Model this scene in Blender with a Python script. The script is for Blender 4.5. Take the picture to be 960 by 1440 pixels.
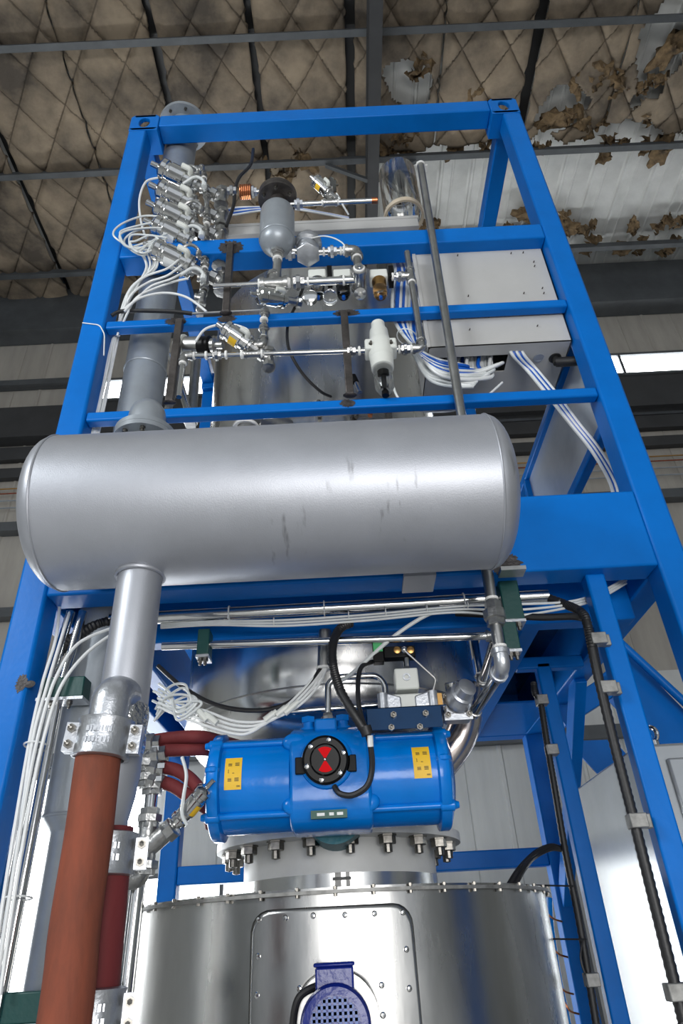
import bpy, math, random
from mathutils import Vector as V, Matrix
R = random.Random(7)
PI = math.pi
scene = bpy.context.scene
for o in list(bpy.data.objects): bpy.data.objects.remove(o)
COL = scene.collection

# ------------------------------------------------------------------ camera
F = 940.0                                   # focal length in pixels of the 960x1440 frame
CAM = V((-.044, -2.155, 1.58))
pit, rol, yaw = math.radians(33.04), math.radians(-3.12), math.radians(.4)
fw = V((math.sin(yaw)*math.cos(pit), math.cos(yaw)*math.cos(pit), math.sin(pit)))
rt0 = V((math.cos(yaw), -math.sin(yaw), 0)); up0 = rt0.cross(fw)
rt = rt0*math.cos(rol) + up0*math.sin(rol); up = -rt0*math.sin(rol) + up0*math.cos(rol)
cd = bpy.data.cameras.new('camera'); cam = bpy.data.objects.new('camera', cd); COL.objects.link(cam)
cd.sensor_fit = 'VERTICAL'; cd.sensor_height = 36; cd.lens = F*36/1440; cd.clip_start = .05; cd.clip_end = 200
m = Matrix.Identity(4)
for i in range(3): m[i][0], m[i][1], m[i][2], m[i][3] = rt[i], up[i], -fw[i], CAM[i]
cam.matrix_world = m
scene.camera = cam

# ------------------------------------------------------------------ light
w = bpy.data.worlds.new('overcast_sky'); scene.world = w; w.use_nodes = True
bg = w.node_tree.nodes['Background']; bg.inputs[0].default_value = (.86, .92, 1, 1); bg.inputs[1].default_value = .7
def area(name, loc, target, size, power, col=(1, 1, 1)):
    l = bpy.data.lights.new(name, 'AREA'); l.shape = 'RECTANGLE'; l.size, l.size_y = size; l.energy = power; l.color = col
    o = bpy.data.objects.new(name, l); COL.objects.link(o); o.location = loc
    o.rotation_euler = (V(target)-V(loc)).to_track_quat('-Z', 'Y').to_euler(); return o
area('doorway_daylight', (.9, -6.5, 1.7), (.1, 0, 2.4), (3.6, 2.0), 230, (1, .98, .96))
area('hall_light', (-4.5, -4.0, 5.0), (-.3, 0, 2.4), (1.6, 1.6), 190, (.95, .98, 1))
vs = scene.view_settings; vs.view_transform = 'Standard'; vs.look = 'None'; vs.gamma = 1; vs.exposure = .05; vs.use_curve_mapping = False

# ------------------------------------------------------------------ helpers
def at(u, v, Y):                            # the point of the plane y = Y that the photograph shows at pixel (u, v)
    d = rt*((u-480)/F) + up*((720-v)/F) + fw
    return CAM + d*((Y-CAM.y)/d.y)
def X(u, v, Y): return at(u, v, Y).x
def Z(u, v, Y): return at(u, v, Y).z
def frame_of(a):
    a = V(a).normalized(); h = V((0, 0, 1)) if abs(a.z) < .9 else V((1, 0, 0))
    b = h.cross(a).normalized(); return b, a.cross(b), a
def spline(pts, n=8, closed=False):
    pts = [V(p) for p in pts]; out = []; k = len(pts)
    if k < 3: return pts
    g = (lambda i: pts[i % k]) if closed else (lambda i: pts[max(0, min(k-1, i))])
    for i in range(k if closed else k-1):
        a, b, c, d = g(i-1), g(i), g(i+1), g(i+2)
        for j in range(n):
            t = j/n
            out.append(.5*((2*b)+(c-a)*t+(2*a-5*b+4*c-d)*t*t+(3*b-a-3*c+d)*t**3))
    if not closed: out.append(pts[-1])
    return out
def bend(pts, r, n=6):                      # polyline with its corners rounded to radius r
    pts = [V(p) for p in pts]; out = [pts[0]]
    for i in range(1, len(pts)-1):
        a, b, c = pts[i-1], pts[i], pts[i+1]
        d1, d2 = (a-b), (c-b); k = min(r, d1.length*.49, d2.length*.49)
        p, q = b+d1.normalized()*k, b+d2.normalized()*k
        for j in range(n+1):
            t = j/n; out.append(p*(1-t)**2+b*2*t*(1-t)+q*t*t)
    out.append(pts[-1]); return out
class MB:
    def __init__(s): s.v = []; s.f = []
    def add(s, vs, fs):
        k = len(s.v); s.v += [V(p) for p in vs]; s.f += [[i+k for i in f] for f in fs]; return s
    def obox(s, c, a, b, d):                # half vectors
        c, a, b, d = V(c), V(a), V(b), V(d)
        vs = [c+a*i+b*j+d*k for k in (-1, 1) for j in (-1, 1) for i in (-1, 1)]
        return s.add(vs, [(0, 2, 3, 1), (4, 5, 7, 6), (0, 1, 5, 4), (2, 6, 7, 3), (0, 4, 6, 2), (1, 3, 7, 5)])
    def box(s, x0, x1, y0, y1, z0, z1):
        return s.obox(((x0+x1)/2, (y0+y1)/2, (z0+z1)/2), ((x1-x0)/2, 0, 0), (0, (y1-y0)/2, 0), (0, 0, (z1-z0)/2))
    def bar(s, p, q, w, h, u=(0, 0, 1)):
        p, q = V(p), V(q); d = (q-p); a = d.normalized(); b = V(u).cross(a).normalized(); c = a.cross(b)
        return s.obox((p+q)/2, b*w/2, c*h/2, d/2)
    def tube(s, pts, r, n=10, cap=True, closed=False):
        pts = [V(p) for p in pts]; k = len(pts); rs = r if isinstance(r, (list, tuple)) else [r]*k
        t0 = (pts[1]-pts[0]).normalized(); b, c, _ = frame_of(t0); rings = []
        for i, p in enumerate(pts):
            if closed: t = (pts[(i+1) % k]-pts[i-1]).normalized()
            else: t = ((pts[min(i+1, k-1)]-pts[max(i-1, 0)])).normalized()
            b = (b-t*b.dot(t)).normalized(); c = t.cross(b)
            rings.append([p+(b*math.cos(2*PI*j/n)+c*math.sin(2*PI*j/n))*rs[i] for j in range(n)])
        vs = [q for g in rings for q in g]; fs = []
        for i in range(k if closed else k-1):
            i2 = (i+1) % k
            for j in range(n): fs.append((i*n+j, i*n+(j+1) % n, i2*n+(j+1) % n, i2*n+j))
        if cap and not closed: fs += [tuple(range(n-1, -1, -1)), tuple((k-1)*n+j for j in range(n))]
        return s.add(vs, fs)
    def lathe(s, o, ax, prof, n=24, rot=0):  # prof: (radius, height along axis)
        o = V(o); b, c, a = frame_of(ax); vs = []; fs = []; k = len(prof)
        for r, h in prof:
            for j in range(n):
                t = 2*PI*j/n+rot; vs.append(o+a*h+(b*math.cos(t)+c*math.sin(t))*max(r, 1e-5))
        for i in range(k-1):
            for j in range(n): fs.append((i*n+j, i*n+(j+1) % n, (i+1)*n+(j+1) % n, (i+1)*n+j))
        if prof[0][0] > 2e-5: fs.append(tuple(range(n-1, -1, -1)))
        if prof[-1][0] > 2e-5: fs.append(tuple((k-1)*n+j for j in range(n)))
        return s.add(vs, fs)
    def cyl(s, p, q, r, n=16, r2=None):
        p, q = V(p), V(q); L = (q-p).length; return s.lathe(p, q-p, [(r, 0), (r if r2 is None else r2, L)], n)
    def ring(s, o, ax, R_, r, n=32, m_=8):
        b, c, a = frame_of(ax); o = V(o)
        return s.tube([o+(b*math.cos(2*PI*j/n)+c*math.sin(2*PI*j/n))*R_ for j in range(n)], r, m_, closed=True)
    def annulus(s, o, ax, r0, r1, h, n=32):  # a washer from o along ax
        b, c, a = frame_of(ax); o = V(o); vs = []; fs = []
        for r, z in ((r0, 0), (r1, 0), (r1, h), (r0, h)):
            vs += [o+a*z+(b*math.cos(2*PI*j/n)+c*math.sin(2*PI*j/n))*r for j in range(n)]
        for i in range(4):
            for j in range(n): fs.append((i*n+j, ((i+1) % 4)*n+j, ((i+1) % 4)*n+(j+1) % n, i*n+(j+1) % n))
        return s.add(vs, fs)
    def prism(s, poly, ext):
        poly = [V(p) for p in poly]; e = V(ext); n = len(poly)
        return s.add(poly+[p+e for p in poly], [tuple(range(n-1, -1, -1)), tuple(range(n, 2*n))]+[(i, (i+1) % n, n+(i+1) % n, n+i) for i in range(n)])
    def plate_hole(s, c, a, b, nrm, A, B, ra, rb, th):   # plate 2A x 2B with an oval hole
        c, a, b, nrm = V(c), V(a), V(b), V(nrm); n = 24; vs = []; fs = []
        for z in (0, th):
            for k in range(2):
                for j in range(n):
                    t = 2*PI*j/n+PI/n; x, y = math.cos(t), math.sin(t)
                    if k == 0: p = (x*ra, y*rb)
                    else:
                        q = max(abs(x), abs(y)); p = (x/q*A, y/q*B)
                    vs.append(c+a*p[0]+b*p[1]+nrm*z)
        for j in range(n):
            k = (j+1) % n
            fs += [(j, k, n+k, n+j), (2*n+j, 3*n+j, 3*n+k, 2*n+k), (j, 2*n+j, 2*n+k, k), (n+j, n+k, 3*n+k, 3*n+j)]
        return s.add(vs, fs)
    def sphere(s, c, r, n=16, m_=10, sc=(1, 1, 1)):
        k = len(s.v); s.lathe((0, 0, 0), (0, 0, 1), [(r*math.sin(PI*i/m_), -r*math.cos(PI*i/m_)) for i in range(m_+1)], n)
        for i in range(k, len(s.v)): p = s.v[i]; s.v[i] = V((p.x*sc[0], p.y*sc[1], p.z*sc[2]))+V(c)
        return s
    def mesh(s, name, mat, org=(0, 0, 0), smooth=35):
        me = bpy.data.meshes.new(name); o = V(org)
        me.from_pydata([tuple(p-o) for p in s.v], [], s.f); me.materials.append(mat)
        import bmesh
        bm = bmesh.new(); bm.from_mesh(me); bmesh.ops.recalc_face_normals(bm, faces=bm.faces); bm.to_mesh(me); bm.free()
        if smooth:
            me.polygons.foreach_set('use_smooth', [True]*len(me.polygons)); me.set_sharp_from_angle(angle=math.radians(smooth))
        return me
def jit(pts, s): return [(u+R.uniform(-s, s), v+R.uniform(-s, s), y+R.uniform(-.012, .012)) for u, v, y in pts]
def base_of(o):
    l = V((0, 0, 0))
    while o is not None: l += o.location; o = o.parent
    return l
def build(mb, name, mat, parent=None, bevel=0, smooth=35, label=None):
    if parent is None:
        xs = [p.x for p in mb.v]; ys = [p.y for p in mb.v]; zs = [p.z for p in mb.v]
        org = V(((min(xs)+max(xs))/2, (min(ys)+max(ys))/2, min(zs)))
    else: org = base_of(parent)
    o = bpy.data.objects.new(name, mb.mesh(name, mat, org, smooth)); COL.objects.link(o)
    if parent is None: o.location = org
    else: o.parent = parent
    if bevel:
        b = o.modifiers.new('bevel', 'BEVEL'); b.width = bevel; b.segments = 2; b.limit_method = 'ANGLE'
    if label: o['label'] = label
    return o
def put(mesh, name, parent, pos, axis=(0, 0, 1), spin=0):   # a small piece that shares its mesh; mesh axis is +z
    o = bpy.data.objects.new(name, mesh); COL.objects.link(o); o.parent = parent
    b, c, a = frame_of(axis); mt = Matrix((b, c, a)).transposed().to_4x4() @ Matrix.Rotation(spin, 4, 'Z')
    base = base_of(parent)
    o.matrix_basis = Matrix.Translation(V(pos)-base) @ mt
    return o
def thing(name, label, cat, loc, group=None):
    o = bpy.data.objects.new(name, None); COL.objects.link(o); o.location = V(loc); o.empty_display_size = .05
    return tag(o, label, cat, group)
def tag(o, label, cat, group=None):
    o['label'] = label; o['category'] = cat
    if group: o['group'] = group
    return o
def struct(o): o['kind'] = 'structure'; return o

# ------------------------------------------------------------------ materials
def mat(name, col, rough=.5, metal=0., var=.0, vs_=8., bump=0., bs=60., spec=None, col2=None, thr=None, coat=0., emit=0., trans=0., alpha=1., stretch=(1, 1, 1), rvar=0., ior=None):
    m_ = bpy.data.materials.new(name); m_.use_nodes = True; nt = m_.node_tree; N = nt.nodes; L = nt.links
    b = N['Principled BSDF']; b.inputs['Roughness'].default_value = rough; b.inputs['Metallic'].default_value = metal
    c4 = (*col, 1); b.inputs['Base Color'].default_value = c4
    if spec is not None: b.inputs['Specular IOR Level'].default_value = spec
    if ior: b.inputs['IOR'].default_value = ior
    if coat: b.inputs['Coat Weight'].default_value = coat; b.inputs['Coat Roughness'].default_value = .08
    if trans: b.inputs['Transmission Weight'].default_value = trans
    if alpha < 1: b.inputs['Alpha'].default_value = alpha
    if emit: b.inputs['Emission Color'].default_value = c4; b.inputs['Emission Strength'].default_value = emit
    tc = N.new('ShaderNodeTexCoord'); mp = N.new('ShaderNodeMapping'); mp.inputs['Scale'].default_value = stretch
    L.new(tc.outputs['Object'], mp.inputs['Vector'])
    if var or col2 or rvar:
        nz = N.new('ShaderNodeTexNoise'); nz.inputs['Scale'].default_value = vs_; nz.inputs['Detail'].default_value = 6; nz.inputs['Roughness'].default_value = .62
        L.new(mp.outputs[0], nz.inputs['Vector'])
        if var or col2:
            rp = N.new('ShaderNodeValToRGB'); a, b_ = thr or (.3, .7)
            rp.color_ramp.elements[0].position = a; rp.color_ramp.elements[1].position = b_
            c2 = col2 or tuple(min(1, x*(1+var)) for x in col); c1 = col if col2 else tuple(x*(1-var) for x in col)
            rp.color_ramp.elements[0].color = (*c1, 1); rp.color_ramp.elements[1].color = (*c2, 1)
            L.new(nz.outputs['Fac'], rp.inputs[0]); L.new(rp.outputs[0], b.inputs['Base Color'])
        if rvar:
            mr = N.new('ShaderNodeMapRange'); mr.inputs[1].default_value = .3; mr.inputs[2].default_value = .7
            mr.inputs[3].default_value = max(.02, rough-rvar); mr.inputs[4].default_value = rough+rvar
            L.new(nz.outputs['Fac'], mr.inputs[0]); L.new(mr.outputs[0], b.inputs['Roughness'])
    if bump:
        n2 = N.new('ShaderNodeTexNoise'); n2.inputs['Scale'].default_value = bs; n2.inputs['Detail'].default_value = 3
        bp = N.new('ShaderNodeBump'); bp.inputs['Strength'].default_value = bump; bp.inputs['Distance'].default_value = .01
        L.new(mp.outputs[0], n2.inputs['Vector']); L.new(n2.outputs['Fac'], bp.inputs['Height']); L.new(bp.outputs[0], b.inputs['Normal'])
    return m_
M = {}
M['blue'] = mat('blue_frame_paint', (.0, .135, .50), .38, var=.10, vs_=3, bump=.05, bs=45, spec=.18)
M['actblue'] = mat('glossy_blue_enamel', (.0, .17, .60), .2, var=.05, vs_=6, bump=.08, bs=30, coat=.12, spec=.3)
M['motorblue'] = mat('royal_blue_motor_paint', (.006, .02, .22), .25, bump=.12, bs=70)
M['silver'] = mat('silver_tank_paint', (.40, .415, .45), .44, .6, var=.06, vs_=5, bump=.06, bs=260)
M['graypaint'] = mat('grey_pipe_paint', (.30, .33, .36), .38, .35, var=.14, vs_=4, bump=.05, bs=120)
M['steel'] = mat('brushed_stainless_steel', (.66, .66, .65), .24, 1., var=.2, vs_=3, rvar=.10, bump=.03, bs=30, stretch=(1, 1, .25))
M['drum'] = mat('scuffed_stainless_drum', (.42, .42, .41), .25, 1., var=.3, vs_=2.5, rvar=.10, bump=.03, bs=30, stretch=(1, 1, .3))
M['steel2'] = mat('dull_stainless_steel', (.42, .42, .41), .34, 1., var=.2, vs_=9, bump=.05, bs=40)
M['chrome'] = mat('polished_stainless_tube', (.66, .66, .65), .12, 1., var=.08, vs_=12)
M['cast'] = mat('cast_stainless_fitting', (.45, .45, .44), .3, 1., var=.25, vs_=30, bump=.15, bs=90)
M['alu'] = mat('cast_aluminium', (.52, .54, .57), .36, .85, var=.1, vs_=20, bump=.12, bs=120)
M['darksteel'] = mat('raw_dark_steel', (.10, .09, .085), .45, .8, var=.4, vs_=14, bump=.15, bs=60)
M['blackened'] = mat('black_steel', (.03, .03, .03), .4, .3)
M['tab'] = mat('dull_steel_tab', (.26, .26, .25), .5, .6, var=.3, vs_=30)
M['bolt'] = mat('zinc_bolt', (.22, .21, .19), .35, 1., var=.3, vs_=60)
M['rubber'] = mat('black_rubber', (.012, .012, .013), .45, bump=.1, bs=150)
M['redhose'] = mat('worn_red_rubber_hose', (.25, .072, .042), .7, spec=.12, var=.3, vs_=11, bump=.12, bs=90, col2=(.13, .05, .035), thr=(.40, .72), stretch=(1, 1, .3))
M['redhose2'] = mat('dark_red_rubber_hose', (.145, .028, .03), .6, spec=.15, var=.2, vs_=7, bump=.08, bs=90, stretch=(1, 1, .3))
M['white'] = mat('white_plastic_tube', (.72, .74, .74), .35, var=.05, vs_=9)
M['clear'] = mat('milky_plastic_tube', (.60, .63, .63), .3, var=.1, vs_=9)
M['ptfe'] = mat('white_thread_tape', (.8, .8, .78), .6, bump=.3, bs=200)
M['bluetube'] = mat('blue_plastic_tube', (.004, .09, .45), .3)
M['green'] = mat('dark_green_clamp_plastic', (.004, .05, .045), .4, bump=.08, bs=60)
M['box'] = mat('light_grey_powder_coat', (.44, .44, .43), .42, var=.04, vs_=5, bump=.05, bs=220)
M['cab'] = mat('grey_cabinet_paint', (.50, .52, .53), .2, .45, var=.06, vs_=4, bump=.06, bs=260)
M['yellow'] = mat('yellow_label', (.75, .46, .02), .5)
M['ink'] = mat('dark_print', (.03, .03, .02), .6)
M['plategreen'] = mat('green_nameplate', (.006, .075, .05), .4)
M['brass'] = mat('brass', (.45, .26, .09), .35, 1.)
M['copper'] = mat('copper_tube', (.55, .20, .09), .3, 1., var=.2, vs_=40)
M['red'] = mat('red_indicator', (.62, .002, .006), .6, spec=.1)
M['black'] = mat('black_plastic', (.004, .004, .0045), .38, spec=.18)
M['ivory'] = mat('ivory_plastic', (.66, .68, .64), .4)
M['white_flange'] = mat('white_painted_flange', (.62, .63, .62), .45, var=.08, vs_=8)
M['acrylic'] = mat('clear_acrylic', (.92, .92, .90), .06, trans=1., ior=1.38)
M['burn'] = mat('scorched_weld', (.05, .045, .045), .5, .4, var=.6, vs_=30, bump=.4, bs=80)
M['beige'] = mat('cream_putty', (.55, .47, .36), .6, var=.15, vs_=20)

def streaks(m_):                             # a few dark handling scuffs on the tank paint
    nt = m_.node_tree; N = nt.nodes; L = nt.links; b = N['Principled BSDF']; tc = N.new('ShaderNodeTexCoord'); mp = N.new('ShaderNodeMapping'); mp.inputs['Scale'].default_value = (1, .3, .22)
    nz = N.new('ShaderNodeTexNoise'); nz.inputs['Scale'].default_value = 26; nz.inputs['Detail'].default_value = 3; rp = N.new('ShaderNodeValToRGB'); n2 = N.new('ShaderNodeTexNoise'); n2.inputs['Scale'].default_value = 3.2
    rp.color_ramp.elements[0].position = .62; rp.color_ramp.elements[1].position = .70; r2 = N.new('ShaderNodeValToRGB'); r2.color_ramp.elements[0].position = .58; r2.color_ramp.elements[1].position = .66
    L.new(tc.outputs['Object'], mp.inputs[0]); L.new(mp.outputs[0], nz.inputs['Vector']); L.new(tc.outputs['Object'], n2.inputs['Vector']); L.new(nz.outputs['Fac'], rp.inputs[0]); L.new(n2.outputs['Fac'], r2.inputs[0])
    mu = N.new('ShaderNodeMath'); mu.operation = 'MULTIPLY'; L.new(rp.outputs[0], mu.inputs[0]); L.new(r2.outputs[0], mu.inputs[1]); m2 = N.new('ShaderNodeMath'); m2.operation = 'MULTIPLY'; m2.inputs[1].default_value = .55; L.new(mu.outputs[0], m2.inputs[0])
    mx = N.new('ShaderNodeMix'); mx.data_type = 'RGBA'; src = b.inputs['Base Color'].links[0].from_socket; L.new(m2.outputs[0], mx.inputs[0]); L.new(src, mx.inputs[6]); mx.inputs[7].default_value = (.10, .10, .10, 1); L.new(mx.outputs[2], b.inputs['Base Color'])
streaks(M['silver'])

# ------------------------------------------------------------------ hall
M['concrete'] = mat('concrete_floor', (.46, .46, .45), .45, var=.15, vs_=.7, bump=.05, bs=20)
M['purlin'] = mat('grey_purlin_paint', (.09, .098, .105), .5, .2, var=.2, vs_=3)
M['rafter'] = mat('dark_rafter_paint', (.035, .036, .038), .6, var=.2, vs_=3)
M['quilt'] = mat('sooty_brown_quilt', (.34, .27, .19), .8, vs_=1.1, col2=(.085, .07, .055), thr=(.36, .64), bump=.35, bs=25)
M['scrap'] = mat('torn_brown_insulation', (.26, .175, .09), .9, vs_=8, col2=(.05, .035, .02), thr=(.35, .7), bump=.6, bs=20)
M['roofsheet'] = mat('pale_roof_sheet', (.74, .75, .73), .5, .0, vs_=1.6, col2=(.55, .56, .54), thr=(.35, .7))
M['wallsheet'] = mat('beige_wall_sheet', (.42, .395, .35), .55, .0, vs_=1.2, col2=(.30, .28, .25), thr=(.3, .7), stretch=(3, 1, .5))
M['wallpale'] = mat('pale_grey_wall_sheet', (.66, .67, .65), .5, .0, vs_=1.2, col2=(.52, .53, .52), thr=(.3, .7), stretch=(3, 1, .5))
M['glow'] = mat('daylit_window_pane', (.95, .98, 1), .4, emit=9.)
def stitch_shade(m_):                              # groove shade painted into the stitching lines, at the quilting's period
    nt = m_.node_tree; N = nt.nodes; L = nt.links; g = N.new('ShaderNodeNewGeometry'); s = N.new('ShaderNodeSeparateXYZ'); L.new(g.outputs['Position'], s.inputs[0])
    def mth(op, a, b=None):
        n = N.new('ShaderNodeMath'); n.operation = op
        for i, x in enumerate((a, b)):
            if x is None: continue
            if isinstance(x, (int, float)): n.inputs[i].default_value = x
            else: L.new(x, n.inputs[i])
        return n.outputs[0]
    px, py = mth('DIVIDE', s.outputs[0], .60), mth('DIVIDE', s.outputs[1], .86); r = []
    for op in ('ADD', 'SUBTRACT'):
        f = mth('FLOORED_MODULO', mth(op, px, py), 1.); r.append(mth('ABSOLUTE', mth('SUBTRACT', f, .5)))
    k = mth('GREATER_THAN', mth('MAXIMUM', r[0], r[1]), .482)
    b = N['Principled BSDF']; src = b.inputs['Base Color'].links[0].from_socket; mx = N.new('ShaderNodeMix'); mx.data_type = 'RGBA'
    L.new(mth('MULTIPLY', k, .5), mx.inputs[0]); L.new(src, mx.inputs[6]); mx.inputs[7].default_value = (.03, .024, .02, 1); L.new(mx.outputs[2], b.inputs['Base Color'])
stitch_shade(M['quilt'])
fl = build(MB().box(-15, 15, -18, 6, -.1, 0), 'floor', M['concrete']); struct(fl)
ROOF = 11.0; WY = 5.4
# roof deck: ribbed sheets side by side, each a piece of its own
ce = struct(build(MB().box(-15, 15, -18, 6, ROOF+.12, ROOF+.16), 'ceiling', M['roofsheet']))
def rs_mesh():
    b = MB(); W_ = .46; pf = [(0, 0), (.03, 0), (.045, -.035), (.075, -.035), (.09, 0), (.21, 0), (.22, -.012), (.24, -.012), (.25, 0), (.46, 0)]
    v = []; f = []
    for y in (-.2, 6): v += [(x, y, z) for x, z in pf]
    n = len(pf)
    for i in range(n-1): f.append((i, i+1, n+i+1, n+i))
    b.add(v, f); return b.mesh('roof_sheet', M['roofsheet'], smooth=0)
rsm = rs_mesh()
for i in range(30): 
    o = put(rsm, 'roof_sheet', ce, (-6.6+.46*i, 0, ROOF+.11)); o.rotation_euler = (0, 0, 0)
def sstep(a, b, x): t = max(0, min(1, (x-a)/(b-a))); return t*t*(3-2*t)
from mathutils import noise as mn
def torn(x, y):                              # where the quilt has fallen away
    n = mn.noise(V((x*1.3, y*1.3, 3.1)))*.45+mn.noise(V((x*4, y*4, 9)))*.16
    e = -1.
    if x > .75: e = max(e, (y-2.75)*1.4 - (x > 5.2)*.0)
    e = max(e, .42-math.hypot((x-1.25)/.55, (y-2.05)/.55)*.75)
    e = max(e, .55-math.hypot((x-3.25)/.5, (y-2.45)/.5)*.6)
    e = max(e, .5-math.hypot((x-4.35)/.42, (y-1.65)/.95)*.62)
    e = max(e, .3-math.hypot((x-.1)/.4, (y-3.5)/.5)*.6)
    return e+n > .12
def quilt(x0, x1, sd):
    y0, y1, st = -1.0, 5.45, .032; nx = max(2, int((x1-x0)/st)); ny = int((y1-y0)/st); b = MB(); v = []; ids = {}; f = []
    def vid(i, j):
        if (i, j) not in ids:
            x = x0+(x1-x0)*i/nx; y = y0+(y1-y0)*j/ny
            p = x/.60+y/.86; q = x/.60-y/.86
            a = abs((p % 1)-.5)*2; c = abs((q % 1)-.5)*2
            h = (1-a**14)*(1-c**14); wv = mn.noise(V((x*2, y*2, sd)))*.025+mn.noise(V((x*8, y*8, sd)))*.008
            ed = min(i, nx-i)/nx; sag = .03*sstep(0, .12, ed)
            ids[i, j] = len(v); v.append((x+mn.noise(V((y*3, sd, 0)))*.012, y, ROOF-.02-.085*h-wv-sag))
        return ids[i, j]
    for i in range(nx):
        for j in range(ny):
            if not torn(x0+(x1-x0)*(i+.5)/nx, y0+(y1-y0)*(j+.5)/ny): f.append((vid(i, j), vid(i+1, j), vid(i+1, j+1), vid(i, j+1)))
    b.add(v, f); o = build(b, 'quilt_panel', M['quilt'], ce, smooth=180)
    s = o.modifiers.new('thick', 'SOLIDIFY'); s.thickness = .03; s.offset = 1
gaps = [-6.6, -5.45, -4.3, -3.13, -1.97, -.80, .40, 1.56, 2.72, 3.88, 5.05, 6.2]
wide = {-4.3: .05, -1.97: .055, -.80: .045, .40: .06, 2.72: .07, 1.56: .012}
for i in range(len(gaps)-1):
    quilt(gaps[i]+wide.get(gaps[i], .008), gaps[i+1]-wide.get(gaps[i+1], .008), i*3.7)
# dark strips behind the open joints
for g, w_ in wide.items():
    if g < 1 or g > 2: build(MB().box(g-w_-.03, g+w_+.03, -1, 2.9 if g > 1 else 5.4, ROOF+.045, ROOF+.052), 'joint_strip', M['blackened'], ce)
# hanging scraps of torn quilt
def scrap(sd):
    r = random.Random(sd); b = MB()
    if sd % 3 == 0:                          # crumpled clump
        b.sphere((0, 0, 0), .17, 18, 12, (1.5, .8, .5))
        for i, p in enumerate(b.v):
            n = mn.noise(p*9+V((sd, 0, 0)))+.7*mn.noise(p*22+V((0, sd, 0))); b.v[i] = p*(1+n*.75)
        return b.mesh('insulation_scrap', M['scrap'], smooth=20)
    n, k = 14, 7; v = []; f = []; L_, W_ = .42, .2
    for i in range(n):
        for j in range(k):
            t = i/(n-1); s = j/(k-1)-.5; q = V((t*3, s*3, sd*2.))
            v.append((L_*(t-.5)+.08*mn.noise(q*2), W_*s*(.5+.8*abs(math.sin(t*4+sd)))+.10*mn.noise(q*2.3+V((5, 0, 0))), -.16*math.sin(t*PI)*abs(math.sin(sd+s*4))+.13*mn.noise(q*2.1+V((0, 7, 0)))))
    for i in range(n-1):
        for j in range(k-1):
            if r.random() > .10: f.append((i*k+j, (i+1)*k+j, (i+1)*k+j+1, i*k+j+1))
    return b.add(v, f).mesh('insulation_scrap', M['scrap'], smooth=25)
scm = [scrap(i) for i in range(9)]
spots = []
for u, v in ((560, 205), (590, 320), (610, 318), (640, 210), (680, 205), (720, 320), (740, 302), (760, 312), (790, 305), (800, 320), (820, 318), (850, 210), (890, 318), (930, 312), (955, 310), (700, 350), (745, 340),
             (830, 345), (870, 350), (900, 345), (940, 345), (850, 105), (870, 118), (895, 122), (810, 118), (835, 112), (800, 165), (820, 175), (845, 170), (560, 190), (580, 188), (600, 170), (640, 165), (660, 140),
             (680, 138), (540, 205), (575, 210), (760, 205), (905, 205), (930, 210), (870, 200), (420, 215), (440, 225), (400, 240), (380, 230), (445, 285), (370, 290), (925, 110), (940, 70), (590, 95), (905, 160), (775, 170)):
    d = rt*((u-480)/F)+up*((720-v)/F)+fw; p = CAM+d*((ROOF-.06-CAM.z)/d.z); spots.append(p)
for i, p in enumerate(spots):
    o = put(scm[i % 9], 'insulation_scrap', ce, p, (R.uniform(-.3, .3), R.uniform(-.3, .3), 1), R.uniform(0, 6)); s = R.uniform(.55, 1.0); o.scale = (s, s, s)
# purlins: cold formed Z sections along the hall
def purlin(y, z):
    b = MB(); b.box(-8, 8, y-.004, y+.004, z-.10, z+.10); b.box(-8, 8, y-.075, y, z-.104, z-.096); b.box(-8, 8, y, y+.075, z+.096, z+.104)
    b.box(-8, 8, y-.079, y-.073, z-.104, z-.08)
    return b
for k, y in enumerate((-.05, 1.45, 3.0, 4.6)):
    struct(build(purlin(y, ROOF-.22), 'trim_%d' % (k+1), M['purlin']))
# rafter with its knee bracing
b = MB(); xr = .66; b.box(xr-.075, xr+.075, -6, 5.3, ROOF-.80, ROOF-.785); b.box(xr-.006, xr+.006, -6, 5.3, ROOF-.79, ROOF-.35); b.box(xr-.075, xr+.075, -6, 5.3, ROOF-.36, ROOF-.345)
struct(build(b, 'trim_5', M['rafter']))
b = MB(); b.bar((xr, 3.0, ROOF-.78), (xr-.62, 3.0, ROOF-.32), .05, .05, (0, 1, 0)); b.bar((xr, 3.0, ROOF-.78), (xr+.62, 3.0, ROOF-.32), .05, .05, (0, 1, 0))
struct(build(b, 'trim_6', M['purlin']))
# back wall: sheets, girts, eave beam, crane girder
wb = struct(build(MB().box(-15, 15, WY+.05, WY+.12, 0, ROOF+.1), 'wall_back', M['wallsheet']))
def wz(v, u=480): return Z(u, v, WY)
def ws_mesh(nm, h, mt):
    b = MB(); pf = [(0, 0), (.36, 0), (.375, -.018), (.405, -.018), (.42, 0), (.86, 0), (.87, .012), (.88, 0)]; v = []; f = []
    for z in (0, h): v += [(x, y, z) for x, y in pf]
    n = len(pf)
    for i in range(n-1): f.append((i, i+1, n+i+1, n+i))
    return b.add(v, f).mesh(nm, mt, smooth=0)
wm_hi = ws_mesh('wall_sheet', ROOF-4.1, M['wallsheet']); wm_lo = ws_mesh('wall_sheet', 4.1, M['wallpale'])
for i in range(17):
    for z0, mm in ((0, wm_lo), (4.1, wm_hi)):
        o = put(mm, 'wall_sheet', wb, (-7.6+.88*i, WY, z0)); o.rotation_euler = (0, 0, 0); o.location.y += .03
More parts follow.
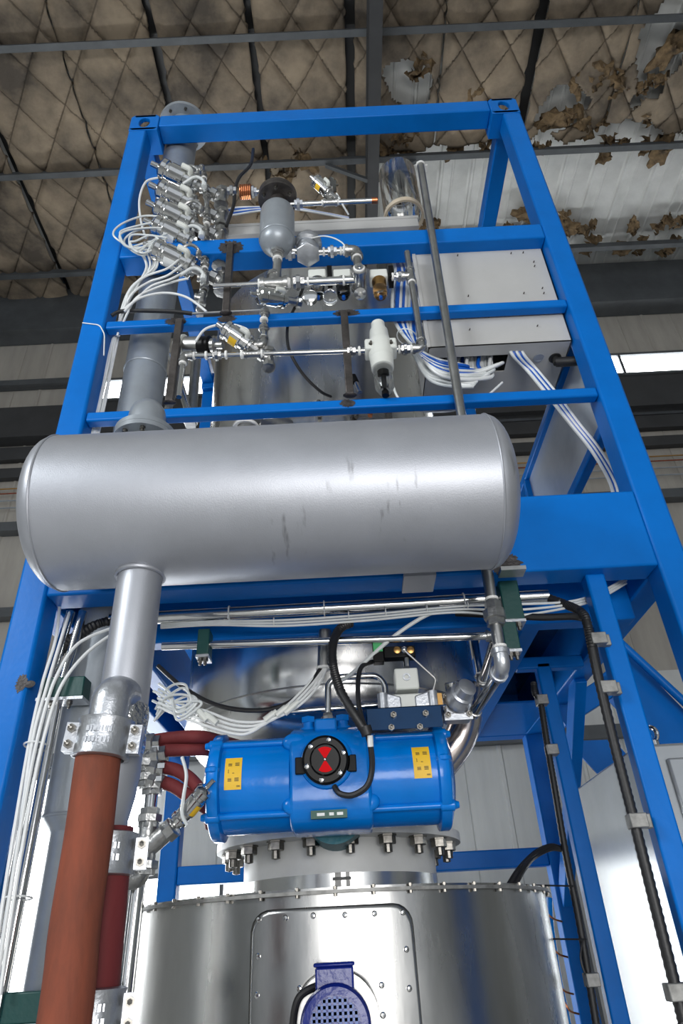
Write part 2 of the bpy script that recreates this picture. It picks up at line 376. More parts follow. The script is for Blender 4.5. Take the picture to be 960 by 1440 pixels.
def girt(k, z, hh, dd, mt, x0=-8, x1=8):
    return struct(build(MB().box(x0, x1, WY-dd, WY+.02, z-hh/2, z+hh/2).box(x0, x1, WY-dd-.01, WY-dd+.05, z-hh/2-.012, z-hh/2+.03), 'trim_%d' % k, mt))
girt(7, 10.55, .95, .30, M['purlin'])                               # eave beam
gb, gt = Z(900, 570, WY-.2), Z(900, 529, WY-.2); girt(8, (gb+gt)/2, gt-gb, .2, M['rafter'])   # crane girder
girt(9, Z(900, 598, WY), .22, .08, M['rafter']); girt(10, Z(30, 545, WY), .10, .12, M['purlin'], -8, -3.9)
girt(11, 6.45, .13, .14, M['purlin']); girt(12, Z(900, 625, WY), .16, .08, M['rafter']); girt(13, 5.2, .12, .14, M['purlin'])
girt(14, 3.42, .13, .12, M['purlin'])
for k, x in enumerate((-6.2, -3.0, 2.02, 4.9)):
    struct(build(MB().box(x-.06, x+.06, WY-.12, WY+.02, 0, 3.42), 'trim_%d' % (15+k), M['purlin']))
# strip windows: frame, mullions and panes
wn = 0
def strip_window(x0, x1, z0, z1, np_):
    global wn; wn += 1
    r = struct(bpy.data.objects.new('window_%d' % wn, None)); COL.objects.link(r); r.location = ((x0+x1)/2, WY, z0)
    f = MB(); f.box(x0, x1, WY-.05, WY+.03, z0-.03, z0+.015); f.box(x0, x1, WY-.05, WY+.03, z1-.015, z1+.03)
    build(f, 'window_frame', M['purlin'], r)
    for i in range(np_):
        a = x0+(x1-x0)*i/np_; c = x0+(x1-x0)*(i+1)/np_
        build(MB().box(a+.02, c-.02, WY-.012, WY-.004, z0, z1), 'pane', M['glow'], r)
        build(MB().box(a-.02, a+.02, WY-.045, WY+.02, z0, z1), 'mullion', M['purlin'], r)
strip_window(-3.8, 8, Z(900, 527, WY), Z(900, 500, WY), 10); strip_window(-3.8, 8, Z(900, 584, WY), Z(900, 576, WY), 8); strip_window(-7.6, -2.2, .55, 3.25, 6); strip_window(-2.2, -.55, .55, 2.25, 2)
# service pipes along the wall
for z, mt, nm in ((7.02, M['redhose'], 'red'), (7.10, M['brass'], 'yellow'), (6.9, M['graypaint'], 'grey'), (6.78, M['graypaint'], 'thin grey')):
    tag(build(MB().tube([(-8, WY-.08, z), (8, WY-.08, z)], .010, 8), 'wall_conduit', mt), {'red': 'thin red conduit running along the back wall', 'yellow': 'thin yellowish conduit running above the red one on the back wall', 'grey': 'grey conduit just below the red conduit on the back wall', 'thin grey': 'lowest of the grey conduits on the back wall'}[nm], 'conduit')
# end walls of the hall
for sd, x in (('left', -15), ('right', 15)):
    struct(build(MB().box(x-.05, x+.05, -18, 6, 0, ROOF+.1), 'wall_'+sd, M['wallpale']))

# ------------------------------------------------------------------ blue container-size frame
FR = thing('equipment_tower', 'tall bright blue welded box-section frame with corner castings carrying the whole plant', 'frame', (0, 0, 0))
W, P, DP, TOP = 1.219, .112, 2.44, 6.058
def beam(x0, x1, y0, y1, z0, z1, nm='beam', bv=.008): return build(MB().box(x0, x1, y0, y1, z0, z1), nm, M['blue'], FR, bv)
for sx in (-1, 1):
    a, b_ = sorted((sx*W, sx*(W-P)))
    beam(a, b_, 0, .12, 0, TOP-.178, 'post', .012); beam(a, b_, DP-.12, DP, 0, TOP-.178, 'post', .012)
    beam(a+.004, b_-.004, .16, DP-.16, TOP-.125, TOP-.006, 'top_beam'); beam(a, b_, .12, DP-.12, 2.687, 3.01, 'deck_beam')
    for y0 in (0, DP-.162):
        c = MB(); xo = sx*W; xi = sx*(W-.178); x0, x1 = min(xo, xi), max(xo, xi); xm = (x0+x1)/2; z0 = TOP-.178; t = .028
        fy = y0 if y0 == 0 else y0+.162-t
        c.plate_hole((xm, fy, TOP-.089), (1, 0, 0), (0, 0, 1), (0, 1, 0), .089, .089, .034, .056, t)
        c.plate_hole((xm, y0+.081, TOP-t), (1, 0, 0), (0, 1, 0), (0, 0, 1), .089, .081, .062, .055, t)
        c.box(x0, x1, y0, y0+.162, z0, z0+t)
        c.box(x0, x0+t, y0+t, y0+.162-t, z0+t, TOP-t); c.box(x1-t, x1, y0+t, y0+.162-t, z0+t, TOP-t)
        by = y0+.162-t if y0 == 0 else y0
        c.box(x0, x1, by, by+t, z0+t, TOP-t)
        build(c, 'corner_casting', M['blue'], FR, .004)
beam(-W+.178, W-.178, .004, .124, TOP-.13, TOP-.008, 'top_beam'); beam(-W+.178, W-.178, DP-.124, DP-.004, TOP-.13, TOP-.008, 'top_beam')
beam(-W+P, W-P, .0, .12, 4.62, 4.735, 'cross_beam'); beam(-W+P, W-P, DP-.12, DP, 4.62, 4.735, 'cross_beam')
beam(-W+P, W-P, .012, .062, 4.100, 4.150, 'rail'); beam(-W+P, W-P, .012, .062, 3.522, 3.572, 'rail')
beam(-W+P, W-P, 0, .12, 2.687, 3.014, 'deck_beam'); beam(-W+P, W-P, DP-.12, DP, 2.687, 3.014, 'deck_beam')
beam(-W+P, W-P, DP-.11, DP-.01, 1.93, 2.03, 'rail')
# under the deck: cross bearer, joists, floor plate
beam(-W+P, W-P, .30, .38, 2.61, 2.99, 'bearer'); beam(-.98, -.90, .38, DP-.12, 2.66, 2.96, 'joist'); beam(.70, .78, .38, DP-.12, 2.66, 2.96, 'joist')
build(MB().tube([(-1.1, .2, 2.755), (1.1, .2, 2.755)], .018, 12), 'round_bar', M['blue'], FR)
M['foil'] = mat('crumpled_reflective_foil', (.55, .52, .50), .22, 1., var=.2, vs_=3, bump=1., bs=9)
build(MB().box(.78, W-P, .38, DP-.12, 2.955, 2.97), 'deck_plate', M['foil'], FR); build(MB().box(-W+P, -.98, .38, DP-.12, 2.955, 2.97), 'deck_plate', M['foil'], FR)
beam(.70, W-P, 1.62, DP-.12, 2.69, 2.70, 'deck_plate', 0)
# inner posts under the deck with cable ways
beam(.853, .925, .05, .11, .1, 2.69, 'inner_post'); beam(.875, .945, .97, 1.03, .1, 2.69, 'inner_post'); beam(.78, W-P, .97, 1.03, 2.66, 2.72, 'joist')
# right hand side: rails, sheet, braces
sx0, sx1 = 1.135, 1.185
beam(sx0, sx1, .12, DP-.12, 3.98, 4.03, 'side_rail'); beam(sx0, sx1, .12, DP-.12, 3.43, 3.48, 'side_rail'); beam(sx0, sx1, 1.27, 1.32, 3.43, 4.0, 'side_rail')
M['film'] = mat('scuffed_sheet_metal', (.50, .55, .62), .25, .35, var=.1, vs_=3, bump=.25, bs=5)
build(MB().box(1.165, 1.17, .12, 1.28, 3.47, 4.0), 'side_sheet', M['film'], FR)
def brace(p, q, w_, h_, nm='brace'): return build(MB().bar(p, q, w_, h_), nm, M['blue'], FR, .005)
brace((1.16, DP-.1, 1.75), (1.16, 1.25, 2.70), .06, .10)
# scorched weld patches: support bars of raw steel welded to the rails
def sbar(u0, v0, u1, v1, y, w_=.034):
    a = at(u0, v0, y); c = at(u1, v1, y); x = (a.x+c.x)/2
    o = build(MB().box(x-w_/2, x+w_/2, y-.017, y+.017, c.z, a.z), 'support_bar', M['darksteel'], FR, .003)
    for zz in (a.z, c.z): build(MB().sphere((x, y, zz), .024, 10, 6, (1.3, .8, .35)), 'weld', M['burn'], FR)
    return o
def soot(c, rx, rz, sd, y=None):             # sooty burn left on the paint by welding
    c = V(c); n = 56; b = MB(); r = random.Random(sd); pts = []
    for k in range(n):
        t = 2*PI*k/n; q = .72+.28*r.random()*(1 if k % 3 else 1.25); pts.append(c+V((rx*q*math.cos(t), 0, rz*q*math.sin(t))))
    b.add([c]+pts, [(0, 1+k, 1+(k+1) % n) for k in range(n)]); return build(b, 'scorch_mark', M['burn'], FR, smooth=0)
soot((X(324, 345, 0), -.0012, 4.66), .075, .06, 1); soot((X(318, 440, 0), .0108, 4.125), .05, .026, 2); soot((X(487, 437, 0), .0108, 4.125), .07, .026, 3); soot((X(246, 452, 0), .0108, 4.125), .06, .026, 4)
soot((-1.125, -.0012, Z(45, 960, 0)), .02, .035, 5); soot((X(712, 806, 0), -.0012, 2.72), .07, .05, 6); soot((X(488, 556, 0), .0108, 3.548), .04, .024, 7)
sbar(324, 345, 318, 440, .0); sbar(250, 452, 241, 566, .0); sbar(487, 440, 488, 556, .0)

# ------------------------------------------------------------------ horizontal silver tank
TX0, TX1, TY, TZ, TR = -1.045, .54, -.30, 2.838, .259
T = thing('surge_tank', 'large horizontal silver painted pressure tank with domed ends in front of blue frame', 'tank', ((TX0+TX1)/2, TY, TZ-TR))
cap = .085; prof = []
for i in range(13):
    t = i/12; r = TR*math.sin(t*PI/2)**.8; prof.append((r if i else 0, cap*(1-(1-max(0, 1-(r/TR)**2.8)**.5))))
capL = [(r, cap-h) for r, h in prof]
build(MB().lathe((TX0+cap, TY, TZ), (1, 0, 0), [(TR, 0), (TR, TX1-TX0-2*cap)], 64), 'shell', M['silver'], T)
build(MB().lathe((TX0, TY, TZ), (1, 0, 0), capL, 64), 'end_cap', M['silver'], T); build(MB().lathe((TX1, TY, TZ), (-1, 0, 0), capL, 64), 'end_cap', M['silver'], T)
for x in (TX0+cap, TX1-cap): build(MB().ring((x, TY, TZ), (1, 0, 0), TR+.0005, .0035, 64, 6), 'weld_seam', M['silver'], T)
px_, pr_ = -.672, .068
o = build(MB().lathe((px_, TY, TZ-TR+.03), (0, 0, -1), [(pr_, 0), (pr_, .62), (.064, .645), (.062, .67), (.05, .73), (.05, .80)], 32), 'outlet_pipe', M['silver'], T)
build(MB().ring((px_, TY, TZ-TR+.005), (0, 0, 1), pr_+.004, .008, 32, 8), 'weld_seam', M['silver'], T)
for a_ in ((.17, .28, TY+.17, TY+.30, TZ-TR+.045, TZ-TR+.06), (-.8, -.7, TY+.2, TY+.30, TZ-.05, TZ+.05), (.2, .3, TY+.2, TY+.30, TZ-.05, TZ+.05)): build(MB().box(*a_), 'mounting_bracket', M['silver'], T)
# top nozzle, flange pair and elbow back to the riser
nz = V((-.77, -.17, 3.08)); fz = 3.235
build(MB().cyl(nz, (nz.x, nz.y, fz), .07, 28), 'nozzle', M['graypaint'], T)
build(MB().lathe((nz.x, nz.y, fz), (0, 0, 1), [(.115, 0), (.115, .02), (.07, .02)], 36), 'flange', M['graypaint'], T)
boltm = MB().lathe((0, 0, 0), (0, 0, 1), [(.011, 0), (.011, .012), (.006, .012), (.006, .024), (0, .026)], 6).mesh('bolt', M['bolt'])
for k in range(8): put(boltm, 'bolt', T, (nz.x+.092*math.cos(k*PI/4+.2), nz.y+.092*math.sin(k*PI/4+.2), fz), (0, 0, -1))

# ------------------------------------------------------------------ grey riser pipe behind the left post
RX, RY = -.965, .235; RT = Z(252, 181, .235)
G = thing('riser_pipe', 'thick grey painted vertical pipe beside the left blue post with flange at its top', 'pipe', (RX, RY, 0))
build(MB().lathe((RX, RY, 1.98), (0, 0, 1), [(.1, 0), (.1, RT-1.98)], 40), 'pipe', M['graypaint'], G)
build(MB().lathe((RX, RY, RT), (0, 0, 1), [(.1, 0), (.165, 0), (.165, .03), (0, .03)], 40), 'flange', M['graypaint'], G)
for k in range(8): put(boltm, 'bolt', G, (RX+.135*math.cos(k*PI/4+.3), RY+.135*math.sin(k*PI/4+.3), RT), (0, 0, -1))
build(MB().lathe((RX, RY, 1.99), (0, 0, -1), [(.1, 0), (.096, .02), (.075, .045), (.068, .06), (.068, 1.9)], 40), 'lower_pipe', M['graypaint'], G)
build(MB().ring((RX, RY, 4.02), (0, 0, 1), .1, .006, 40, 6).ring((RX, RY, 1.98), (0, 0, 1), .1, .006, 40, 6), 'weld_seam', M['graypaint'], G)
build(MB().tube(bend([(nz.x, nz.y, fz+.02), (nz.x, nz.y, fz+.16), (RX, RY, fz+.22)], .12, 10), .07, 28), 'elbow', M['graypaint'], G)
build(MB().lathe((nz.x, nz.y, fz+.021), (0, 0, 1), [(.115, 0), (.115, .02), (.07, .02)], 36), 'flange', M['graypaint'], G)

# ------------------------------------------------------------------ stainless column
AX, AY, VR = -.112, 1.12, .70
C_ = thing('process_column', 'wide brushed stainless steel vertical vessel standing inside the blue frame', 'vessel', (AX, AY, 2.2))
build(MB().lathe((AX, AY, 3.90), (0, 0, 1), [(VR, 0), (VR, 1.2), (VR-.06, 1.24), (0, 1.27)], 72), 'shell', M['steel'], C_)
build(MB().lathe((AX, AY, 3.86), (0, 0, 1), [(VR-.05, 0), (VR+.02, 0), (VR+.02, .03), (VR, .035)], 72), 'girth_flange', M['steel2'], C_)
clm = MB().box(-.018, .018, -.015, .015, -.03, .03).lathe((0, 0, -.05), (0, 0, 1), [(.012, 0), (.012, .1)], 8).mesh('clamp_bolt', M['bolt'])
for k in range(24):
    t = 2*PI*k/24; put(clm, 'clamp_bolt', C_, (AX+(VR+.02)*math.cos(t), AY+(VR+.02)*math.sin(t), 3.875))
dish = [(VR, 1.45), (VR, 0), (VR-.015, -.05), (VR-.06, -.11), (VR-.16, -.19), (VR-.32, -.27), (.25, -.33), (.22, -.34), (.22, -.36)]
build(MB().lathe((AX, AY, 2.45), (0, 0, 1), dish, 72), 'lower_shell', M['steel'], C_)
build(MB().ring((AX, AY, 2.45), (0, 0, 1), VR+.0005, .004, 72, 6), 'weld_seam', M['steel2'], C_)
jt = at(455, 905, .42)
# ------------------------------------------------------------------ lower jacket tank with its motor
JR, JT = .84, 1.742
J = thing('jacket_tank', 'wide stainless steel drum at the bottom with bolted rim and access panel', 'tank', (AX, AY, .2))
build(MB().lathe((AX, AY, .2), (0, 0, 1), [(JR, 0), (JR, JT-.2)], 96), 'shell', M['drum'], J)
build(MB().lathe((AX, AY, JT-.018), (0, 0, 1), [(JR-.02, 0), (JR+.022, 0), (JR+.022, .01), (.42, .024), (0, .024)], 96), 'rim', M['tab'], J)
rb = MB().lathe((0, 0, 0), (0, 0, 1), [(.007, 0), (.007, .008), (0, .010)], 6).lathe((0, 0, -.02), (0, 0, 1), [(.006, 0), (.006, .008), (.003, .01), (.003, .028)], 6).mesh('rim_bolt', M['bolt'])
for k in range(44):
    t = 2*PI*k/44; put(rb, 'rim_bolt', J, (AX+(JR+.012)*math.cos(t), AY+(JR+.012)*math.sin(t), JT-.006))
def on_drum(x, z, off=0):                    # point on the front of the drum
    dx = x-AX; r = JR+off; return V((x, AY-math.sqrt(max(0, r*r-dx*dx)), z))
def curved_plate(x0, x1, z0, z1, th, rc, hole, n=120, rings=14):
    b = MB(); v = []; f = []; hx_, hz_, hr = hole
    def edge(t):                             # where the ray from the hole centre meets the rounded rectangle
        c, s_ = math.cos(t), math.sin(t); lo, hi = 0, 3
        for _ in range(40):
            k = (lo+hi)/2; x, z = hx_+c*k, hz_+s_*k; dx = max(x0+rc-x, 0, x-(x1-rc)); dz = max(z0+rc-z, 0, z-(z1-rc))
            if math.hypot(dx, dz) > rc: hi = k
            else: lo = k
        return lo
    for j in range(n):
        t = 2*PI*j/n; e = edge(t)
        for i in range(rings+1):
            k = hr+(e-hr)*i/rings; v.append(on_drum(hx_+math.cos(t)*k, hz_+math.sin(t)*k, th))
    m_ = rings+1
    for j in range(n):
        for i in range(rings): f.append((j*m_+i, ((j+1) % n)*m_+i, ((j+1) % n)*m_+i+1, j*m_+i+1))
    return b.add(v, f)
xl, xr_ = X(350, 1350, .3), X(586, 1350, .3)
mz = Z(470, 1441, .2); mx = X(472, 1420, .2)
o = build(curved_plate(xl, xr_, 1.0, Z(470, 1274, .28), .006, .06, (mx, mz, .12)), 'access_panel', M['drum'], J, smooth=50)
so = o.modifiers.new('thick', 'SOLIDIFY'); so.thickness = .006; so.offset = -1
scr = MB().lathe((0, 0, 0), (0, 0, 1), [(.009, 0), (.009, .003), (.006, .006), (0, .007)], 10).mesh('screw', M['chrome'])
for u, v in ((363, 1293), (402, 1291), (441, 1288), (485, 1287), (526, 1285), (566, 1283), (571, 1335), (575, 1390), (362, 1345), (360, 1400), (536, 1385), (538, 1427), (422, 1390)):
    x = X(u, v, .3); p = on_drum(x, Z(u, v, .3), .005); put(scr, 'screw', J, p, p-V((AX, AY, p.z)))
# motor
MO = thing('agitator_motor', 'royal blue electric motor with round perforated fan cover on the stainless drum', 'motor', (mx, .15, mz-.1))
yb = on_drum(mx, mz).y; ax = V((0, -1, 0)); yf = yb-.13
build(MB().lathe((mx, yb+.01, mz), ax, [(.125, 0), (.125, .02), (.1, .02)], 40), 'mounting_ring', M['steel2'], MO)
build(MB().lathe((mx, yb, mz), ax, [(.085, 0), (.085, .07)], 32), 'housing', M['motorblue'], MO)
cw = MB().lathe((mx, yb-.05, mz), ax, [(.098, 0), (.098, .085), (.09, .098), (.072, .1), (.072, .096), (0, .096)], 48); build(cw, 'fan_cover', M['motorblue'], MO)
g = MB()
for i in range(-4, 5):
    h = math.sqrt(max(0, .068**2-(i*.0145)**2))
    g.box(mx+i*.0145-.004, mx+i*.0145+.004, yf-.020, yf-.014, mz-h, mz+h); g.box(mx-h, mx+h, yf-.020, yf-.014, mz+i*.0145-.004, mz+i*.0145+.004)
M['grille'] = mat('pale_blue_guard_grid', (.05, .12, .40), .3)
build(g, 'guard_grid', M['grille'], MO); g2 = MB().cyl((mx, yf-.012, mz), (mx, yf-.024, mz), .012, 12); build(g2, 'fan_hub', M['motorblue'], MO)
build(MB().box(mx-.055, mx+.055, yf+.015, yb-.01, mz+.075, mz+.135).box(mx-.06, mx+.06, yf+.01, yb-.01, mz+.135, mz+.146), 'terminal_box', M['motorblue'], MO, .006)
tag(build(MB().tube(spline([(mx-.05, yb-.03, mz+.09), (mx-.11, yb-.04, mz+.06), (mx-.13, yb-.03, mz-.04), (mx-.135, yb-.03, mz-.2)]), .011, 10), 'motor_cable', M['rubber']), 'black cable curving down beside the blue motor', 'cable')

# ------------------------------------------------------------------ bolted neck flange above the drum
FN = thing('neck_flange', 'round white flange with heavy hex nuts on a short steel neck above the drum', 'flange', (AX, AY, JT))
build(MB().lathe((AX, AY, JT), (0, 0, 1), [(.415, 0), (.415, .075)], 72), 'steel_collar', M['steel'], FN)
build(MB().lathe((AX, AY, JT+.075), (0, 0, 1), [(.413, 0), (.413, .13)], 72), 'neck', M['white_flange'], FN)
build(MB().lathe((AX, AY, JT+.195), (0, 0, 1), [(.413, 0), (.53, 0), (.53, .035), (.3, .035)], 72), 'flange_ring', M['white_flange'], FN)
nut = MB().lathe((0, 0, -.035), (0, 0, 1), [(.029, 0), (.032, .003), (.032, .028), (.036, .029), (.036, .035)], 6).lathe((0, 0, -.066), (0, 0, 1), [(.0, 0), (.017, .004), (.017, .034)], 10).mesh('hex_nut', M['bolt'])
for k in range(20):
    t = 2*PI*(k+.35)/20; put(nut, 'hex_nut', FN, (AX+.475*math.cos(t), AY+.475*math.sin(t), JT+.195))
build(MB().box(AX-.012, AX+.012, AY-.424, AY-.412, JT, JT+.075).box(AX+.03, AX+.045, AY-.424, AY-.412, JT, JT+.075).cyl((AX-.02, AY-.424, JT+.02), (AX+.05, AY-.424, JT+.02), .005, 8).cyl((AX-.02, AY-.424, JT+.055), (AX+.05, AY-.424, JT+.055), .005, 8), 'collar_clasp', M['tab'], FN)
# valve body between vessel and flange
VB = thing('discharge_valve', 'teal painted valve body between the vessel outlet and white flange', 'valve', (AX, AY, JT+.23))
M['teal'] = mat('teal_valve_paint', (.004, .13, .17), .5, bump=.3, bs=60)
build(MB().lathe((AX, AY, JT+.23), (0, 0, 1), [(.44, 0), (.44, .04), (.26, .05), (.26, .11)], 48), 'body', M['teal'], VB)
build(MB().lathe((AX+.0, .60, 2.0), (0, -1, 0), [(.11, -.2), (.11, .1)], 40), 'yoke', M['teal'], VB)

# ------------------------------------------------------------------ blue pneumatic actuator
ay, az = .36, 2.075
A = thing('pneumatic_actuator', 'glossy bright blue double-cylinder pneumatic actuator with tie rods and yellow labels', 'actuator', (-.12, ay, az-.19))
xa0, xa1 = X(295, 1110, .3), X(632, 1095, .3); xc = (xa0+xa1)/2+.005
r_ = .157; ca, cb = X(406, 1100, .2), X(522, 1100, .2)
for x0, x1 in ((xa0+.04, ca), (cb, xa1-.04)):
    build(MB().lathe((x0, ay, az), (1, 0, 0), [(r_, 0), (r_, x1-x0)], 56), 'cylinder', M['actblue'], A)
for x0, sg in ((xa0, 1), (xa1, -1)):
    e = MB().lathe((x0, ay, az), (sg, 0, 0), [(0, -.015), (.11, -.012), (.148, .0), (.172, .008), (.178, .014), (.178, .045), (r_, .05)], 56)
    build(e, 'end_cover', M['actblue'], A, 0, 50)
    for t in (.78, 2.36, 3.93, 5.5):
        e = MB(); c = V((x0, ay+.163*math.cos(t), az+.163*math.sin(t))); e.lathe(c, (sg, 0, 0), [(.0, -.014), (.010, -.013), (.014, .0), (.019, .004), (.019, .045), (.014, .05)], 14)
        build(e, 'tie_rod_boss', M['actblue'], A, 0, 50)
    e = MB(); c = V((x0+sg*.025, ay-.157, az+.03)); e.lathe(c, (0, 0, 1), [(.016, -.02), (.026, -.012), (.026, 0), (.016, .008)], 14); build(e, 'lifting_lug', M['actblue'], A)
for t in (.78, 2.36, 3.93, 5.5):
    y, z = ay+.163*math.cos(t), az+.163*math.sin(t); build(MB().cyl((xa0+.02, y, z), (xa1-.02, y, z), .011, 12), 'tie_rod', M['actblue'], A)
e = MB(); xm = (ca+cb)/2; hw = (cb-ca)/2; n = 24
# squared centre body with rounded corners
sec = []
for k in range(32):
    t = 2*PI*k/32; c, s = math.cos(t), math.sin(t); q = (abs(c)**4+abs(s)**4)**-.25; sec.append((q*.158*c, q*.168*s))
e.prism([(ca, ay+a_, az+b_) for a_, b_ in sec], (2*hw, 0, 0)); build(e, 'centre_body', M['actblue'], A, .012, 40)
for x in (ca+.02, cb-.02):
    for z in (-.095, .11): build(MB().sphere((x, ay-.134, az+z), .05, 16, 10, (.9, .32, .62)), 'corner_pad', M['actblue'], A, 0, 180)
yf_ = ay-.158
build(MB().lathe((xm-.01, yf_+.02, az+.035), (0, -1, 0), [(.095, 0), (.088, .03), (.08, .035)], 36), 'indicator_seat', M['actblue'], A)
for s in (-1, 1):
    c = V((xm-.012+s*.062, ay-.07, az+.15)); build(MB().lathe(c, (0, 0, 1), [(.034, -.02), (.03, .02), (.02, .022), (.02, .04)], 20).lathe(c+V((0, 0, .04)), (0, 0, 1), [(.026, 0), (.026, .02)], 6), 'port_plug', M['actblue'], A)
build(MB().box(xm-.05, xm+.03, ay-.13, ay-.03, az+.145, az+.19), 'port_block', M['actblue'], A, .008)
build(MB().box(X(437, 1165, .19), X(489, 1165, .19), yf_-.004, yf_+.01, az-.143, az-.118), 'nameplate', M['plategreen'], A)
e = MB(); x0 = X(437, 1165, .19)
for a_, b_ in ((.02, .045), (.06, .075), (.085, .105)): e.box(x0+a_, x0+b_, yf_-.0045, yf_-.003, az-.135, az-.126)
build(e, 'nameplate_print', M['white'], A)
# yellow warning labels follow the cylinder
def label(u0, u1, t0, t1, nm):
    x0, x1 = X(u0, 1095, .2), X(u1, 1095, .2); b = MB(); v = []; f = []; n = 10
    for i in range(n+1):
        t = t0+(t1-t0)*i/n
        for x in (x0, x1): v.append((x, ay-math.cos(t)*(r_+.0015), az+math.sin(t)*(r_+.0015)))
    for i in range(n): f.append((2*i, 2*i+1, 2*i+3, 2*i+2))
    o = build(b.add(v, f), nm, M['yellow'], A); b = MB()
    for (fx, ft, wx, wt) in ((.2, .25, .22, .1), (.2, .5, .05, .12), (.2, .72, .22, .1), (.6, .25, .25, .12), (.6, .72, .25, .12), (.45, .48, .12, .03), (.72, .08, .2, .05)):
        for k in range(3):
            t = t0+(t1-t0)*(ft+wt*k/3); tb = t+(t1-t0)*wt/6; a_ = x0+(x1-x0)*fx; c = a_+(x1-x0)*wx; rr = r_+.0025
            b.add([(a_, ay-math.cos(t)*rr, az+math.sin(t)*rr), (c, ay-math.cos(t)*rr, az+math.sin(t)*rr), (c, ay-math.cos(tb)*rr, az+math.sin(tb)*rr), (a_, ay-math.cos(tb)*rr, az+math.sin(tb)*rr)], [(0, 1, 2, 3)])
    build(b, 'label_print', M['ink'], o)
label(315, 339, -.25, .42, 'warning_label'); label(583, 608, -.22, .45, 'warning_label')
# position indicator
I = thing('position_indicator', 'round black valve position indicator with red marks on the blue actuator', 'indicator', (xm-.01, yf_-.03, az-.03))
ic = V((xm-.012, yf_-.015, az+.035)); dn = V((0, -1, -.16)).normalized()
build(MB().lathe(ic, dn, [(.078, 0), (.078, .028), (.07, .034)], 40), 'housing', M['black'], I)
build(MB().lathe(ic+dn*.034, dn, [(.052, 0), (.046, .008), (.046, .012), (0, .012)], 40), 'dial', M['black'], I)
bx_, bz_, _ = frame_of(dn)
e = MB()
for s in (0, PI):
    fan = [ic+dn*.0455]+[ic+dn*.0455+(bz_*math.cos(s+t)+bx_*math.sin(s+t))*.04 for t in (-.6, -.3, 0, .3, .6)]
    e.prism(fan, dn*.004)
build(e, 'indicator_mark', M['red'], I); build(MB().sphere(ic+dn*.048, .006, 10, 6), 'pin', M['chrome'], I)
for k in range(6):
    t = k*PI/3+.3; put(scr, 'screw', I, ic+dn*.033+(bx_*math.cos(t)+bz_*math.sin(t))*.064, dn)
for sx in (-1, 1): build(MB().box(ic.x+sx*.085-.018, ic.x+sx*.085+.018, ic.y+.0, ic.y+.012, ic.z-.04, ic.z+.015), 'mounting_ear', M['black'], I, .003)

# ------------------------------------------------------------------ red hoses with aluminium clamps
def hose_clamp(c, ax, r, h, nm, lab, out):
    c = V(c); a = V(ax).normalized(); t = thing(nm, lab, 'clamp', c-a*h/2); out = (V(out)-a*V(out).dot(a)).normalized(); sd = a.cross(out)
    for s in (-1, 1):
        b = MB(); n = 14; k = 5; v = []; f = []
        prf = [(r+.002, -h/2), (r+.014, -h/2+.004), (r+.010, -h/2+.016), (r+.010, h/2-.016), (r+.014, h/2-.004), (r+.002, h/2)]
        for i in range(n+1):
            th = -PI/2+PI*i/n
            for q, z in prf: v.append(c+a*z+(out*math.cos(th)*s+sd*math.sin(th))*q)
        m_ = len(prf)
        for i in range(n):
            for j in range(m_-1): f.append((i*m_+j, (i+1)*m_+j, (i+1)*m_+j+1, i*m_+j+1))
        b.add(v, f)
        for e in (-1, 1): b.obox(c+sd*e*(r+.022)+out*s*.010, sd*.016, a*h*.36, out*.008)
        o = build(b, 'clamp_half', M['alu'], t, 0, 40); q = o.modifiers.new('thick', 'SOLIDIFY'); q.thickness = .003
    for e in (-1, 1):
        for z in (-.2, .2): put(boltm, 'bolt', t, c+sd*e*(r+.022)+a*h*z+out*.018, out)
    # cast lettering bars
    b = MB()
    for row in range(2):
        for k in range(7):
            th = -.42+k*.14; p = c+a*(.014-row*.026)+(out*math.cos(th)+sd*math.sin(th))*(r+.011)
            b.obox(p, sd*.0035*(1 if (k+row) % 3 else .5), a*.007, out*.002)
    build(b, 'cast_lettering', M['alu'], t); return t
hy = -.40; HR = .056
h0 = at(138, 1068, hy); h1 = at(124, 1180, hy); h2 = at(106, 1300, hy); h3 = at(90, 1440, hy); h4 = h3+V((0, -.02, -.5))
H = thing('suction_hose', 'thick worn brick-red rubber hose hanging from the aluminium elbow clamp', 'hose', (h4.x, h4.y, h4.z))
build(MB().tube(spline([at(146, 1020, hy), h0, h1, h2, h3, h4]), HR, 28), 'hose', M['redhose'], H)
hx, hyy = px_, TY; zt = Z(178, 1205, TY)
xq = X(160, 1300, TY)
H2 = thing('discharge_hose', 'darker maroon rubber hose below the tank outlet pipe, clamped at both ends', 'hose', (hx, TY, 1.2))
build(MB().tube([(px_+.008, TY, 1.86), (px_+.016, TY, 1.60), (px_+.022, TY, 1.30)], .058, 28), 'hose', M['redhose2'], H2)
hose_clamp((px_+.01, TY, 1.80), (0, 0, 1), .059, .10, 'hose_clamp', 'aluminium clamp joining tank outlet pipe to the maroon hose', (.25, -1, 0))
hose_clamp((px_+.021, TY, Z(160, 1425, TY)), (0, 0, 1), .059, .10, 'hose_clamp', 'aluminium clamp at the lower end of the maroon hose', (.25, -1, 0))
cl = at(146, 1040, hy); hose_clamp(cl, h0-at(150, 1010, hy), .058, .10, 'hose_clamp', 'aluminium clamp with cast lettering at top of the brick-red hose', (.1, -1, 0))
el = thing('hose_elbow', 'cast elbow branching from the silver outlet pipe into the brick-red hose', 'elbow', at(150, 1010, hy))
build(MB().tube(bend([(px_+.01, TY-.03, Z(190, 985, TY)+.005), at(158, 975, hy+.0)+V((0, 0, .0)), at(147, 1035, hy)], .075, 12), .05, 24), 'elbow', M['alu'], el)
M['tape'] = mat('crumpled_aluminium_tape', (.6, .6, .6), .25, 1., bump=1., bs=45)
